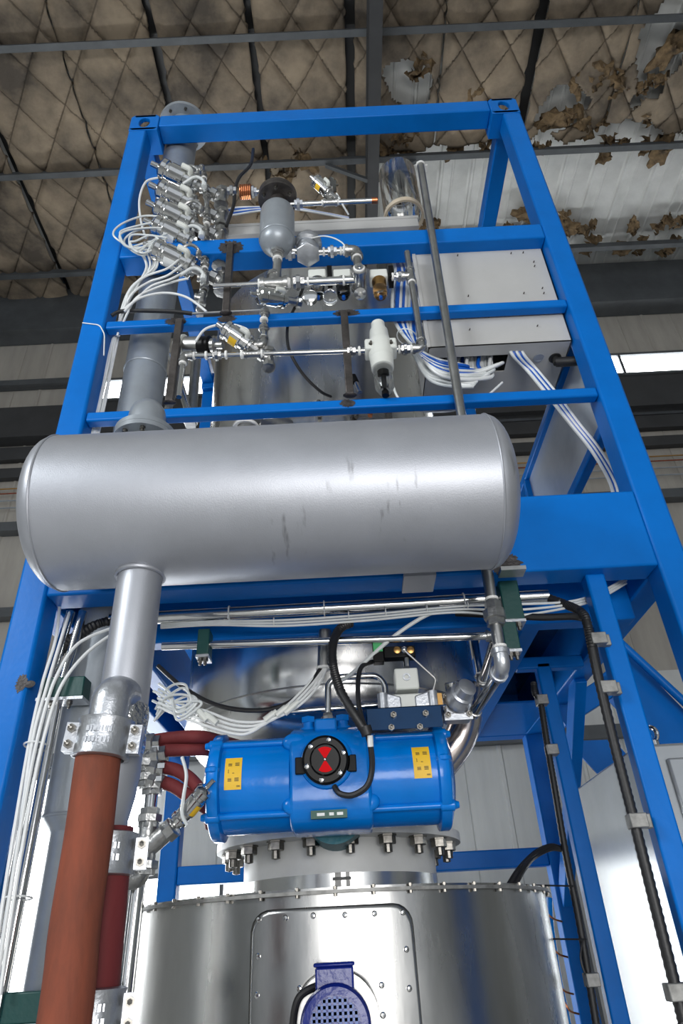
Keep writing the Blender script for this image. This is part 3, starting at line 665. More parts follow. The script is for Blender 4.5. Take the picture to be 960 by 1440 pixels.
b = MB(); b.lathe((px_, TY, Z(200, 1060, TY)), (0, 0, 1), [(pr_+.002, 0), (pr_+.006, .02), (pr_+.004, .06), (pr_+.007, .1), (pr_+.003, .13)], 30)
b.v = [p for p in b.v]; 
keep = [f for f in b.f if len(f) == 4 and all(b.v[i].x > px_-.01 and b.v[i].y < TY+.02 for i in f)]; b.f = keep
build(b, 'foil_wrap', M['tape'], el, smooth=60)

# ------------------------------------------------------------------ pipe fittings
def tape(root, p, ax, r): return build(MB().lathe(V(p)-V(ax).normalized()*.006, ax, [(r*.9, 0), (r*1.12, .002), (r*1.12, .010), (r*.9, .012)], 14), 'thread_tape', M['ptfe'], root)
def pipe(root, p, q, r, mt='chrome', nm='pipe'): return build(MB().cyl(p, q, r, 16), nm, M[mt], root)
def elbow(root, p, d1, d2, r, k=2.6, tp=True, mt='cast'):
    p, d1, d2 = V(p), V(d1).normalized(), V(d2).normalized(); L_ = r*k
    b = MB().tube(bend([p+d1*L_, p, p+d2*L_], L_*.8, 8), r*1.22, 14)
    for d in (d1, d2): b.lathe(p+d*L_*.72, d, [(r*1.25, 0), (r*1.48, .001), (r*1.48, L_*.30), (r*1.2, L_*.32)], 14)
    o = build(b, 'elbow', M[mt], root, 0, 40)
    if tp:
        for d in (d1, d2): tape(root, p+d*(L_+.006), d, r)
    return o
def tee(root, p, ax, br, r, k=2.6, tp=True):
    p, a, b_ = V(p), V(ax).normalized(), V(br).normalized(); L_ = r*k
    b = MB().cyl(p-a*L_, p+a*L_, r*1.22, 14).cyl(p, p+b_*L_, r*1.22, 14)
    for d in (a, -a, b_): b.lathe(p+d*L_*.72, d, [(r*1.25, 0), (r*1.48, .001), (r*1.48, L_*.30), (r*1.2, L_*.32)], 14)
    o = build(b, 'tee', M['cast'], root, 0, 40)
    if tp:
        for d in (a, -a, b_): tape(root, p+d*(L_+.006), d, r)
    return o
def union(root, p, ax, r, mt='cast', L_=None):
    a = V(ax).normalized(); h = L_ or r*2.6
    b = MB().lathe(V(p)-a*h/2, a, [(r*1.3, 0), (r*1.45, .002), (r*1.45, h*.28)], 6).lathe(V(p)-a*h*.24, a, [(r*1.5, 0), (r*1.75, .002), (r*1.75, h*.36), (r*1.5, h*.40)], 8).lathe(V(p)+a*h*.12, a, [(r*1.35, 0), (r*1.35, h*.36)], 6)
    return build(b, 'union', M[mt], root, 0, 25)
def one(mb, nm, mt, lab, cat, group=None, **k): return tag(build(mb, nm, M[mt], **k), lab, cat, group)
def tube_px(pts, r, n=8, sp=8): return MB().tube(spline([at(*p) for p in pts], sp), r, n)

# --- front riser pipe and its return to the air regulator
p0, p1 = at(591, 232, -.03), at(707, 938, -.03)
q = thing('steel_riser', 'slim dark stainless riser pipe running up in front of the frame past the silver tank', 'pipe', p1)
pipe(q, p0, p1+V((0, 0, .06)), .0205, 'steel2')
build(MB().ring(p0, p0-p1, .021, .006, 20, 8).obox(p0+V((.02, .02, 0)), (.02, 0, 0), (0, .02, 0), (0, 0, .006)), 'top_clip', M['ptfe'], q)
zz = .17; pu = p1+(p0-p1).normalized()*.19; union(q, pu, p0-p1, .022, L_=.09); tape(q, p1+(p0-p1).normalized()*.07, (0, 0, 1), .021); tape(q, pu+V((0, 0, .055)), (0, 0, 1), .021)
pe = p1; dback = V((-.05, .42, -.04)).normalized(); elbow(q, pe, (0, 0, 1), dback, .021, 2.8, False, 'alu'); pb = pe+dback*.40
pipe(q, pe+dback*.05, pb, .02, 'chrome'); elbow(q, pb, -dback, (-1, 0, 0), .016, 2.4, False); pipe(q, pb+V((-.03, 0, 0)), pb+V((-.09, 0, 0)), .013, 'chrome'); tape(q, pb+V((-.085, 0, 0)), (1, 0, 0), .015)
# --- long polished conduit under the deck beam
cy_ = .16
q = thing('cable_conduit', 'long polished steel conduit tube running under the big blue deck beam', 'conduit', at(470, 856, cy_))
ca_, cb_ = at(155, 872, cy_), at(770, 838, cy_); pipe(q, ca_, cb_, .025, 'chrome')
for u in (322, 455, 651):
    p = ca_+(cb_-ca_)*((u-155)/615); build(MB().ring(p, (1, 0, .02), .028, .0028, 24, 6).cyl(p+V((0, -.026, -.01)), p+V((0, -.035, -.035)), .002, 6), 'cable_tie', M['white'], q)
q = thing('air_line', 'thin polished air pipe running below the cable conduit', 'pipe', at(460, 900, .17))
aa, ab = at(228, 909, .17), at(692, 894, .17); pipe(q, aa, ab, .0145, 'chrome'); elbow(q, ab+V((.012, 0, 0)), (-1, 0, 0), (-.02, 1, -.0), .0145, 2.4, False)
pd = ab+V((.01, .38, -.055)); pipe(q, ab+V((.012, .03, -.005)), pd, .017, 'chrome'); elbow(q, pd, ab-pd, (0, 0, 1), .0165, 2.2); pipe(q, pd+V((0, 0, .04)), pd+V((0, 0, .34)), .016, 'chrome')
# green saddle clamps
def saddle(p, sz, lab, dz=1, nm='pipe_clamp'):
    t = thing(nm, lab, 'clamp', V(p)-V((0, 0, sz[2]))); x, y, z = p; a, b_, c = sz
    build(MB().box(x-a, x+a, y-b_, y+b_, z-c, z+c), 'block', M['green'], t, .004)
    build(MB().box(x-a*1.05, x+a*1.05, y-b_-.002, y+b_, z-c-.010, z-c), 'plate', M['alu'], t); put(boltm, 'bolt', t, (x-a*.4, y-b_*.5, z-c-.010), (0, 0, -1)); put(boltm, 'bolt', t, (x+a*.4, y-b_*.5, z-c-.010), (0, 0, -1))
    return t
pc = at(286, 905, .155); saddle((pc.x, .18, pc.z+.005), (.022, .035, .05), 'green plastic clamp gripping the thin air pipe beside the silver outlet pipe')
pc = at(711, 842, .10); saddle((pc.x+.012, .11, pc.z-.01), (.035, .04, .085), 'green plastic clamp gripping the conduit next to the slim riser pipe')
pc = at(712, 898, .06); saddle((pc.x+.01, .06, pc.z), (.026, .03, .05), 'green plastic clamp on the slim riser below its union nut')
pc = at(72, 965, .03); saddle((pc.x+.03, .075, pc.z), (.075, .035, .035), 'green plastic clamp on the left blue post holding the polished tubes')
pc = at(24, 1418, .03); saddle((pc.x+.03, .075, pc.z), (.075, .035, .035), 'green plastic clamp low on the left post holding the polished tubes')
build(MB().sphere(at(42, 962, 0), .016, 10, 6, (1.2, .12, .8)), 'weld', M['burn'], FR); build(MB().box(X(700, 808, -.005), X(735, 808, -.005), -.06, .0, 2.665, 2.68), 'bracket_tab', M['steel2'], FR)
# polished tubes and plastic tubes down the left post
for k, (du, mt) in enumerate(((0, 'chrome'), (19, 'chrome'))):
    a = at(62+du, 985, .08); q = thing('polished_tube', ['outer polished tube running down beside the left blue post', 'inner polished tube running down between post and grey riser'][k], 'pipe', (a.x, a.y, .3))
    pipe(q, a+V((0, 0, .02)), (a.x-.005, a.y, .3), .0165, mt); pipe(q, a+V((.0, 0, .01)), a+V((.02, .03, .34)), .0165, mt, 'upper_tube')
wt = [[(84, 850, .1), (78, 900, .06), (60, 960, .03), (42, 1040, .03), (18, 1180, .03), (-4, 1320, .03)], [(98, 860, .1), (84, 905, .05), (66, 965, .02), (46, 1040, .02), (26, 1180, .02), (4, 1320, .02), (-10, 1420, .02)],
      [(160, 882, .1), (110, 905, .05), (80, 950, .02), (60, 1010, .01), (40, 1100, .01), (14, 1260, .01), (-4, 1380, .01)], [(160, 890, .1), (120, 920, .05), (86, 965, .02), (64, 1030, .01), (46, 1110, .01), (22, 1250, .01), (0, 1400, .01)]]
wl = ['white air tube nearest the left post edge, dropping past the green clamp', 'white air tube second from the left post edge, dropping past the green clamp', 'white air tube arching off the conduit end and down the left post', 'white air tube arching lowest from the conduit end down the left post']
for p_, l_ in zip(wt, wl): one(tube_px(p_, .0058), 'air_tube', 'white', l_, 'tube', 'white tubes down the left post')
one(MB().ring(at(45, 1045, .02)+V((0, .03, 0)), (0, .1, 1), .036, .003, 20, 6), 'cable_tie', 'white', 'white cable tie round the tubes on the left post', 'cable tie')
one(MB().ring(at(20, 1262, .02)+V((0, .03, 0)), (0, .1, 1), .036, .003, 20, 6), 'cable_tie', 'white', 'lower white cable tie round the tubes near polished pipes', 'cable tie')
# ribbed black hoses at the conduit ends
def ribbed(pts, r, n=14, step=.008):
    P_ = [at(*p) for p in pts]; sp = spline(P_, 24); ps = [sp[0]]; acc = 0
    for i in range(1, len(sp)):
        if (sp[i]-ps[-1]).length >= step/2: ps.append(sp[i])
    return MB().tube(ps, [r*(1 if i % 2 else .88) for i in range(len(ps))], n)
one(ribbed([(162, 872, .16), (130, 882, .14), (100, 900, .12), (78, 925, .11), (70, 960, .11)], .022), 'flexible_hose', 'rubber', 'black ribbed hose curving out of the conduit towards left post', 'hose')
one(ribbed([(768, 840, .16), (795, 850, .12), (818, 862, .05), (826, 880, .03), (836, 930, .03), (862, 1040, .03), (890, 1150, .03), (925, 1290, .03), (962, 1440, .03)], .017), 'flexible_hose', 'rubber', 'black ribbed hose running down the front inner blue post', 'hose')
one(tube_px([(640, 862, .2), (700, 865, .17), (760, 868, .12), (815, 868, .06), (828, 885, .035), (842, 950, .032)], .014), 'cable', 'rubber', 'black cable lying under the conduit next to ribbed hose', 'cable')
for k, (u, v) in enumerate(((838, 900), (852, 968), (893, 1155), (948, 1395))):
    p = at(u, v, .03); t = build(MB().box(p.x-.022, p.x+.03, .005, .05, p.z-.02, p.z+.02).box(p.x+.025, p.x+.05, .03, .055, p.z-.02, p.z+.02), 'hose_bracket', M['tab'], FR, .003)
one(ribbed([(750, 960, .95), (752, 975, .94), (760, 990, .94), (768, 1040, .94), (778, 1100, .94), (795, 1200, .94), (815, 1300, .94), (838, 1440, .94)], .015), 'flexible_hose', 'rubber', 'black ribbed hose running down the rear inner blue post', 'hose')
for u, v in ((760, 985), (774, 1055), (830, 1378)):
    p = at(u, v, .94); build(MB().box(p.x-.02, p.x+.03, .915, .97, p.z-.022, p.z+.022), 'hose_bracket', M['tab'], FR, .003)
# white tubes under the conduit
for k, (dv, l_) in enumerate(((0, 'upper'), (4, 'middle'), (8, 'lower'))):
    one(tube_px([(226, 878+dv*.6, .17), (300, 874+dv*.6, .15), (400, 872+dv, .14), (520, 864+dv, .14), (640, 853+dv, .14), (720, 850+dv*2, .13), (800, 846+dv, .12), (845, 832+dv, .14), (880, 812+dv, .2)], .0048), 'air_tube', 'clear', l_+' grey plastic tube strapped below the polished conduit', 'tube')
for k, u in enumerate((385, 490, 542, 600, 657)):
    v = 873-(u-400)*.085; build(MB().ring(at(u, v, .14), (1, 0, 0), .014, .002, 14, 5), 'cable_tie', M['white'], bpy.data.objects['cable_conduit'])

# --- cables in front of the lower vessel
one(ribbed([(494, 876, .17), (478, 884, .15), (468, 905, .12), (468, 935, .10), (478, 970, .08), (496, 1002, .07), (516, 1032, .08)], .017), 'flexible_hose', 'rubber', 'thick black hose dropping from the conduit to the blue actuator', 'hose')
one(tube_px([(526, 930, .22), (508, 938, .18), (503, 965, .13), (506, 1000, .09), (516, 1030, .08)], .0085), 'cable', 'rubber', 'thinner black cable from solenoid valve to the blue actuator', 'cable')
one(tube_px([(516, 1030, .08), (521, 1050, .09), (523, 1080, .11), (516, 1105, .12), (496, 1118, .13), (478, 1116, .14), (470, 1106, .16)], .0095), 'cable', 'rubber', 'black cable looping across the actuator into the position indicator', 'cable')
one(MB().cyl(at(513, 1022, .075), at(517, 1034, .078), .02, 12), 'cable_tie', 'rubber', 'black tie joining the cables above the blue actuator', 'cable tie')
one(tube_px([(520, 1034, .075), (521, 1050, .085)], .0097), 'cable_marker', 'white', 'white marker sleeve on the black actuator cable', 'sleeve')
one(tube_px([(222, 936, .25), (255, 965, .24), (300, 990, .24), (350, 999, .24), (395, 993, .24), (430, 970, .24), (452, 938, .26)], .0085), 'cable', 'rubber', 'black cable sagging in front of the steel vessel', 'cable')
dp = at(455, 940, .27); q = thing('cable_drop', 'short stainless sleeve hanging from the blue bearer with cables leaving its end', 'sleeve', dp)
pipe(q, dp, dp+V((.01, 0, .15)), .025, 'steel2', 'sleeve'); tape(q, dp, (0, 0, 1), .026)
for k, l_ in enumerate(('outer', 'second', 'third', 'inner')):
    one(tube_px([(458-k*2, 940, .26), (450-k*5, 960, .24), (432-k*7, 982+k, .22), (408-k*7, 1000+k*2, .21), (372-k*6, 1014+k*5, .20), (330, 1014+k*6, .21), (290, 1000+k*7, .22), (255, 990+k*6, .22), (222, 976+k*6, .22)], .0048), 'air_tube', 'white', l_+' white air tube swinging from cable drop towards the outlet pipe', 'tube')
for k, (a, c) in enumerate((((402, 995), (388, 1006)), ((385, 1003), (372, 1013)), ((415, 990), (400, 1003)), ((280, 1000), (291, 1013)), ((292, 1006), (305, 1017)))):
    one(MB().cyl(at(*a, .20), at(*c, .20), .012, 10).cyl(at(*a, .20)+(at(*a, .2)-at(*c, .2))*.3, at(*a, .2), .009, 10), 'tube_connector', 'ivory', ['white push-in connector on the tubes near the cable drop', 'white push-in connector just below the first on the tubes', 'white push-in connector topmost on the swinging tubes', 'white connector in the tubes over the red hoses', 'lower white connector in the tubes over the red hoses'][k], 'connector')
for k in range(5):
    one(tube_px(jit([(220, 995+k*5, .24), (238, 968+k*7, .22), (258+k*3, 966+k*4, .2), (268+k*3, 982+k*2, .2), (258-k*3, 996+k*3, .2), (236, 998-k*5, .22), (218, 990-k*8, .24)], 5), .0046), 'air_tube', 'clear', 'coiled white air tube beside the silver outlet pipe', 'tube', 'coiled white tubes at the outlet pipe')
one(tube_px([(618, 858, .15), (594, 868, .15), (560, 890, .16), (530, 915, .18), (505, 938, .2), (488, 952, .25), (470, 962, .3)], .0075), 'air_tube', 'clear', 'grey plastic tube slanting from the conduit past the solenoid valve', 'tube')

# --- pneumatic panel right of the vessel
SY = .20
q = thing('solenoid_valve', 'black solenoid valve with a square green connector cap', 'valve', at(555, 925, SY))
p = at(531, 915, SY); build(MB().box(p.x-.02, p.x+.02, SY-.02, SY+.02, p.z-.05, p.z+.025), 'connector', M['black'], q, .003); build(MB().box(p.x-.017, p.x+.017, SY-.024, SY-.02, p.z-.012, p.z+.022), 'green_cap', mat('green_cap', (.05, .35, .12), .4) , q)
p2 = at(566, 918, SY); build(MB().box(p.x+.02, p2.x+.045, SY-.015, SY+.03, p2.z-.022, p2.z+.022), 'body', M['black'], q, .004)
for u in (558, 577): a = at(u, 915, SY-.015); build(MB().lathe(a, (0, -1, 0), [(.013, -.01), (.013, .008), (.006, .01)], 10), 'brass_port', M['brass'], q)
a = at(568, 914, SY-.02); build(MB().sphere(a, .014, 12, 8), 'banjo', M['chrome'], q)
q2 = thing('valve_manifold', 'grey cast air valve block with ribbed clamp arms under the solenoid', 'valve', at(570, 1000, SY))
build(MB().cyl(at(572, 938, SY), at(571, 922, SY), .012, 12), 'stem', M['chrome'], q2); p = at(571, 958, SY)
build(MB().box(p.x-.042, p.x+.042, SY-.03, SY+.05, p.z-.038, p.z+.04), 'block', M['ivory'], q2, .006); build(MB().annulus(V((p.x, SY-.031, p.z+.005)), (0, -1, 0), .008, .014, .003, 20), 'port', M['alu'], q2)
p = at(573, 988, SY); build(MB().box(p.x-.062, p.x+.062, SY-.022, SY+.05, p.z-.036, p.z+.026), 'clamp_base', M['ivory'], q2, .006)
for sx in (-1, 1):
    build(MB().prism([(p.x+sx*.024, SY-.03, p.z-.03), (p.x+sx*.075, SY-.03, p.z-.038), (p.x+sx*.075, SY-.03, p.z+.03), (p.x+sx*.024, SY-.03, p.z+.014)], (0, .07, 0)), 'clamp_arm', M['alu'], q2, .005); build(MB().cyl((p.x+sx*.088, SY-.01, p.z-.04), (p.x+sx*.088, SY-.01, p.z+.032), .018, 16), 'clamp_post', M['alu'], q2)
one(MB().tube(bend([at(568, 914, SY-.03), at(613, 955, SY-.02), at(606, 982, SY)], .01), .0042, 8), 'capillary_tube', 'steel2', 'bent steel capillary tube beside the grey valve block', 'tube')
pa, pb_ = at(515, 1001, SY-.02), at(626, 998, SY-.02)
q3 = thing('valve_bracket', 'dark blue sheet bracket carrying the pneumatic valves above the actuator', 'bracket', pa)
M['dkblue'] = mat('dark_glossy_blue_sheet', (.004, .035, .10), .15, .3)
build(MB().box(pa.x, pb_.x, SY-.06, SY+.10, pa.z-.004, pa.z).box(pa.x, pb_.x-.02, SY-.06, SY-.056, pa.z-.075, pa.z), 'sheet', M['dkblue'], q3, .001)
for u, v in ((553, 1006), (598, 1004), (550, 1024), (590, 1023)): put(boltm, 'bolt', q3, at(u, v, SY-.061), (0, -1, 0))
q = thing('air_regulator', 'grey cast air pressure regulator with round knob beside the valve block', 'regulator', at(642, 1018, SY+.05))
p = at(642, 995, SY+.05); d = V((.30, -.75, .25)).normalized()
build(MB().box(p.x-.05, p.x+.045, SY+.02, SY+.09, p.z-.05, p.z+.045), 'body', M['alu'], q, .01); build(MB().lathe(p+V((.0, -.03, .015)), d, [(.05, 0), (.05, .02), (.043, .03), (.043, .045), (.035, .05), (.033, .085), (.02, .09)], 24), 'knob', M['alu'], q, 0, 40)
build(MB().lathe(p+V((-.005, -.0, .05)), V((-.1, -.3, .9)), [(.026, 0), (.026, .04), (.023, .042)], 20), 'pressure_gauge', M['chrome'], q); build(MB().box(p.x-.052, p.x+.047, SY+.018, SY+.03, p.z-.052, p.z-.03), 'base_plate', M['alu'], q)
for sx in (-.04, .035):
    for sz in (-.035, .03): put(boltm, 'bolt', q, (p.x+sx, SY+.018, p.z+sz), (0, -1, 0))
one(MB().box(X(604, 985, SY), X(622, 985, SY), SY, SY+.03, Z(610, 995, SY), Z(610, 975, SY)), 'brass_nipple', 'brass', 'brass hex nipple joining valve block and grey regulator', 'fitting')
# stainless loop and header in front of the vessel
q = thing('tube_loop', 'inverted-U stainless tube standing on the blue actuator port', 'pipe', at(462, 1015, .28))
pp = [at(461, 1018, .28), at(461, 960, .28), at(476, 952, .28), at(530, 950, .28), at(541, 962, .28), at(542, 992, .28)]; build(MB().tube(bend(pp, .05, 8), .012, 14), 'tube', M['chrome'], q); union(q, at(461, 1010, .28), (0, 0, 1), .014); union(q, at(542, 990, .28), (0, 0, 1), .013)
q = thing('header_tube', 'short horizontal stainless tube running to the grey valve block', 'pipe', at(470, 996, .29)); pipe(q, at(405, 1001, .29), at(552, 990, .29), .0115); tape(q, at(548, 991, .29), (1, 0, 0), .013)
# polished outlet duct
M['pink'] = mat('pinkish_stainless', (.62, .50, .44), .2, 1., vs_=3, col2=(.60, .60, .62), thr=(.35, .6))  # polished steel, pinkish and grey mixed in patches
one(MB().tube(bend([at(648, 985, .55)+V((.03, .0, .05)), at(655, 1030, .5), at(612, 1085, .55)], .12, 12), .062, 28), 'outlet_duct', 'pink', 'pinkish polished steel duct curving behind the right end of actuator', 'duct')

# ------------------------------------------------------------------ right hand cabinet and outer skid
CX0, CY0, CY1, CZ = 1.10, .62, 1.55, 2.205
q = thing('control_cabinet', 'tall light grey electrical cabinet with louvre at the right side of the frame', 'cabinet', (CX0+.4, (CY0+CY1)/2, .1))
build(MB().box(CX0, CX0+.8, CY0, CY1, .1, CZ), 'body', M['cab'], q, .012); build(MB().box(CX0+.10, CX0+.72, CY0-.018, CY0, .2, CZ-.06), 'door', M['cab'], q, .008)
lv = build(MB().box(CX0+.155, CX0+.37, CY0-.024, CY0-.017, 1.85, 2.08), 'louvre', M['darksteel'], q)
for k in range(9): build(MB().obox((CX0+.262, CY0-.028, 1.865+k*.025), (.1, 0, 0), (0, .006, -.005), (0, .003, .004)), 'slat', M['cab'], lv)
e = V((CX0+.09, CY0+.04, CZ)); build(MB().ring(e+V((0, 0, .045)), (1, .5, 0), .028, .009, 20, 8).cyl(e, e+V((0, 0, .02)), .02, 12), 'lifting_eye', M['chrome'], q)
o2 = thing('side_skid', 'blue sloping support structure standing outside the right of the frame', 'frame', (1.8, 1.2, 0))
def sb(p, q_, w_, h_, nm): return build(MB().bar(p, q_, w_, h_), nm, M['blue'], o2, .006)
pA, pB = at(858, 940, 1.75), at(1010, 1100, 1.75); pB = pB+(pB-pA)*.9; sb(pA, pB, .12, .26, 'sloping_beam'); build(MB().tube([at(868, 900, 1.6), at(868, 900, 1.6)+(at(1010, 1032, 1.6)-at(868, 900, 1.6))*1.8], .024, 14), 'sloping_tube', M['blue'], o2)
build(MB().prism([at(797, 1042, 1.68), at(862, 1040, 1.68), at(880, 1060, 1.68), at(840, 1088, 1.68)], (0, .012, 0)), 'gusset', M['blue'], o2); sb(at(785, 1010, 1.72), at(880, 950, 1.72), .06, .12, 'strut')
sb((1.62, 1.75, 0), (1.62, 1.75, 2.5), .08, .08, 'leg')
sb((pB.x-.1, 1.75, 0), (pB.x-.1, 1.75, pB.z+.08), .1, .1, 'leg')
# cables and blue hose right of the drum
for k in range(2):
    one(tube_px([(714+k*8, 1247, .75), (730+k*6, 1222, .8), (752, 1200+k*4, .9), (775, 1190+k*3, .95), (795, 1196, .96)], .011), 'cable', 'rubber', ['black cable rising from the drum rim to the rear inner post', 'second black cable rising beside the first from the drum rim'][k], 'cable')
for k, (v, v2) in enumerate(((1245, 1246), (1320, 1321))):
    one(MB().tube([at(752+k*-8, v, .9), at(806+k*18, v2, .9)], .0035, 6), 'cable_tie', 'rubber', ['upper long black cable tie across the post beside the drum', 'lower long black cable tie across the post beside the drum'][k], 'cable tie')
one(tube_px([(768, 1262, 1.0), (770, 1300, 1.0), (780, 1370, 1.0), (794, 1440, 1.0), (800, 1480, 1.0)], .024, 14), 'water_hose', 'actblue', 'blue hose rising close beside the stainless drum', 'hose')
for k, v in enumerate((1270, 1320, 1372, 1400)):
    one(tube_px([(760+k*8, v-8, .95), (768+k*9, v+12, .93), (778+k*8, v+22, .93), (790+k*8, v+26, .95)], .0035, 6), 'thin_wire', 'copper', 'thin reddish wire curving between the drum and blue hose', 'wire', 'thin wires beside the drum')
one(tube_px([(820, 1320, .93), (816, 1345, .92), (822, 1368, .92), (832, 1378, .93)], .004, 6), 'thin_wire', 'rubber', 'thin black wire drooping from the rear inner post', 'wire')

# ------------------------------------------------------------------ angle seat valves: one builder, many valves
def angle_valve(p, d, L_, r, lab, group=None, body=True, sticker=False):
    p, d = V(p), V(d).normalized(); q = thing('angle_valve', lab, 'valve', p, group); b_, c_, _ = frame_of(d)
    build(MB().lathe(p, d, [(r*.72, 0), (r*.72, L_*.06), (r, L_*.08), (r, L_*.16), (r*.86, L_*.18), (r*.86, L_*.30), (r, L_*.32), (r, L_*.66), (r*.9, L_*.68), (r*.9, L_*.74), (r*1.02, L_*.76), (r*1.02, L_*.86), (r*.7, L_*.93), (r*.4, L_*.95)], 20), 'actuator', M['chrome'], q, 0, 30)
    build(MB().lathe(p+d*L_*.94, d, [(r*.28, 0), (r*.28, L_*.20), (r*.2, L_*.21)], 12), 'position_pin', M['chrome'], q)
    build(MB().lathe(p, -d, [(r*.42, 0), (r*.42, L_*.32), (r*.62, L_*.34), (r*.62, L_*.48), (r*.45, L_*.5)], 8), 'bonnet', M['cast'], q)
    if body:
        e = p-d*L_*.62; build(MB().cyl(e+V((0, 0, r*1.0)), e-V((0, 0, r*1.0)), r*.52, 14).lathe(e+V((0, 0, r*.75)), (0, 0, 1), [(r*.5, 0), (r*.7, .002), (r*.7, r*.5), (r*.5, r*.52)], 8).lathe(e-V((0, 0, r*1.25)), (0, 0, 1), [(r*.5, 0), (r*.7, .002), (r*.7, r*.5), (r*.5, r*.52)], 8).tube([p-d*L_*.45, e], r*.5, 12), 'body', M['cast'], q, 0, 35)
    f = p+d*L_*.2+b_*r*.95; build(MB().tube(bend([p+d*L_*.2+b_*r*.8, f+b_*r*.35, f+b_*r*.35+d*r*.9], r*.3, 5), r*.26, 10), 'air_fitting', M['ivory'], q)
    if sticker:
        s_ = MB(); n = 5; v = []; ff = []
        h0_ = frame_of(d)
        for i in range(n+1):
            t = -.5+i/n-1.57
            for z in (.36, .6): v.append(p+d*L_*z+(h0_[0]*math.cos(t)+h0_[1]*math.sin(t))*(r*1.01))
        for i in range(n): ff.append((2*i, 2*i+1, 2*i+3, 2*i+2))
        build(s_.add(v, ff), 'sticker', M['yellow'] if sticker == 1 else M['white'], q)
    return q
VY = .03
vd = V((-.86, -.30, .36))
gv = 'chrome angle valves stacked beside the left post'
vpos = [(277, 262), (276, 292), (274, 318), (272, 344), (274, 378)]
for k, (u, v) in enumerate(vpos):
    angle_valve(at(u, v, VY), vd, .25, .06, ['topmost chrome angle valve of the stack beside the left post', 'second chrome angle valve from the top of the stack', 'middle chrome angle valve of the stack beside the left post', 'fourth chrome angle valve from the top with a white sticker', 'lowest chrome angle valve of the stack, above the grey riser pipe'][k], gv, sticker=2 if k > 2 else False)
# manifold of elbows and unions that joins them
q = thing('valve_manifold', 'knotted vertical stainless manifold of tees and unions joining the stacked angle valves', 'manifold', at(292, 420, VY))
mp_ = [at(284, 240, .06), at(290, 268, .04), at(291, 300, .03), at(289, 330, .03), at(288, 360, .03), at(288, 392, .03), at(284, 420, .05)]
for i in range(len(mp_)-1): pipe(q, mp_[i], mp_[i+1], .014, 'cast')
for i, p in enumerate(mp_):
    a = (mp_[min(i+1, 6)]-mp_[max(i-1, 0)]); tee(q, p, a, (-1, -.2, .1), .0155, 2.3, False); union(q, p+a.normalized()*.07, a, .014)
    if i % 2 == 0: tape(q, p+a.normalized()*.105, a, .016)
for k, (u, v, l_) in enumerate(((272, 240, 'top'), (280, 256, 'second'), (276, 290, 'third'), (276, 325, 'fourth'), (272, 352, 'fifth'), (278, 385, 'lowest'))):
    p = at(u, v, -.03); one(MB().tube(bend([p+V((-.09, 0, -.01)), p+V((-.02, -.02, .03)), p+V((.03, -.01, 0)), p+V((.03, .03, -.04))], .03, 6), .0085, 10).lathe(p+V((.03, .0, -.02)), (0, 0, -1), [(.016, 0), (.016, .03), (.01, .032)], 8), 'push_fitting', 'clear' if k % 2 else 'cast', l_+(' milky' if k % 2 else ' metal')+' push-in elbow on the stacked valve manifold', 'fitting')
# white tube coils at the stack
for k in range(7):
    a = k*.9
    one(tube_px(jit([(236, 306+k*8, -.05), (206+k*2, 305+k*6, -.06), (176+k*3, 314+k*5, -.06), (163+k*4, 330+k*3, -.06), (172+k*5, 345+k*2, -.06), (200+k*3, 352-k*2, -.06), (232, 344-k*3, -.05)], 4), .0052), 'air_tube', 'clear', 'white air tube coiled in a loose loop beside the left post', 'tube', 'coiled white tubes beside the left post')
for k in range(6):
    one(tube_px(jit([(196+k*4, 352, -.01), (205+k*3, 375, -.01), (196-k*2, 400+k, .0), (176-k, 430+k*2, .0), (160+k*1.5, 470, .08), (150+k*1.5, 520, .1), (138+k*1.8, 570, .1), (128+k*2, 612, .1)], 2), .0055), 'air_tube', 'white', 'white air tube running down inside the left post', 'tube', 'white tubes inside the left post')
for k in range(4):
    one(tube_px(jit([(252+k*4, 366+k*8, -.04), (232+k*4, 378+k*7, -.04), (205+k*4, 392+k*4, -.02), (184+k*3, 412+k*3, -.02), (172+k*2, 440, -.0), (160+k*3, 470, .06)], 3), .0055), 'air_tube', 'white', 'white air tube arching from the lowest valve towards the post', 'tube', 'arching white tubes at the lowest valve')
one(tube_px([(222, 250, -.02), (205, 256, -.02), (196, 280, -.02), (198, 310, -.02), (205, 335, -.02)], .006), 'air_tube', 'white', 'single white air tube looping from the topmost angle valve', 'tube')
one(tube_px([(175, 438, -.03), (195, 420, -.04), (230, 412, -.04), (262, 418, -.04), (290, 438, -.03)], .006), 'air_tube', 'white', 'white air tube arching over the upper rail', 'tube')
one(MB().tube(bend([at(116, 454, -.004), at(140, 457, -.004), at(147, 470, -.004), at(146, 500, .02)], .02), .003, 6), 'cable_tie', 'white', 'white cable tie stretched across the left post', 'cable tie')
one(tube_px([(157, 444, -.01), (170, 438, -.01), (200, 437, -.01), (240, 438, -.01), (270, 441, .0)], .010), 'cable', 'rubber', 'black cable lying along the upper rail beside the left post', 'cable')
one(MB().cyl(at(270, 441, .0), at(372, 436, .0), .006, 8), 'steel_rod', 'steel2', 'thin steel rod lying along the upper rail', 'rod')
one(tube_px([(356, 210, .1), (352, 232, .06), (336, 250, .03), (330, 270, .02), (328, 290, .02), (318, 318, .02)], .010), 'cable', 'rubber', 'black cable dangling from above to the left of small grey receiver', 'cable')

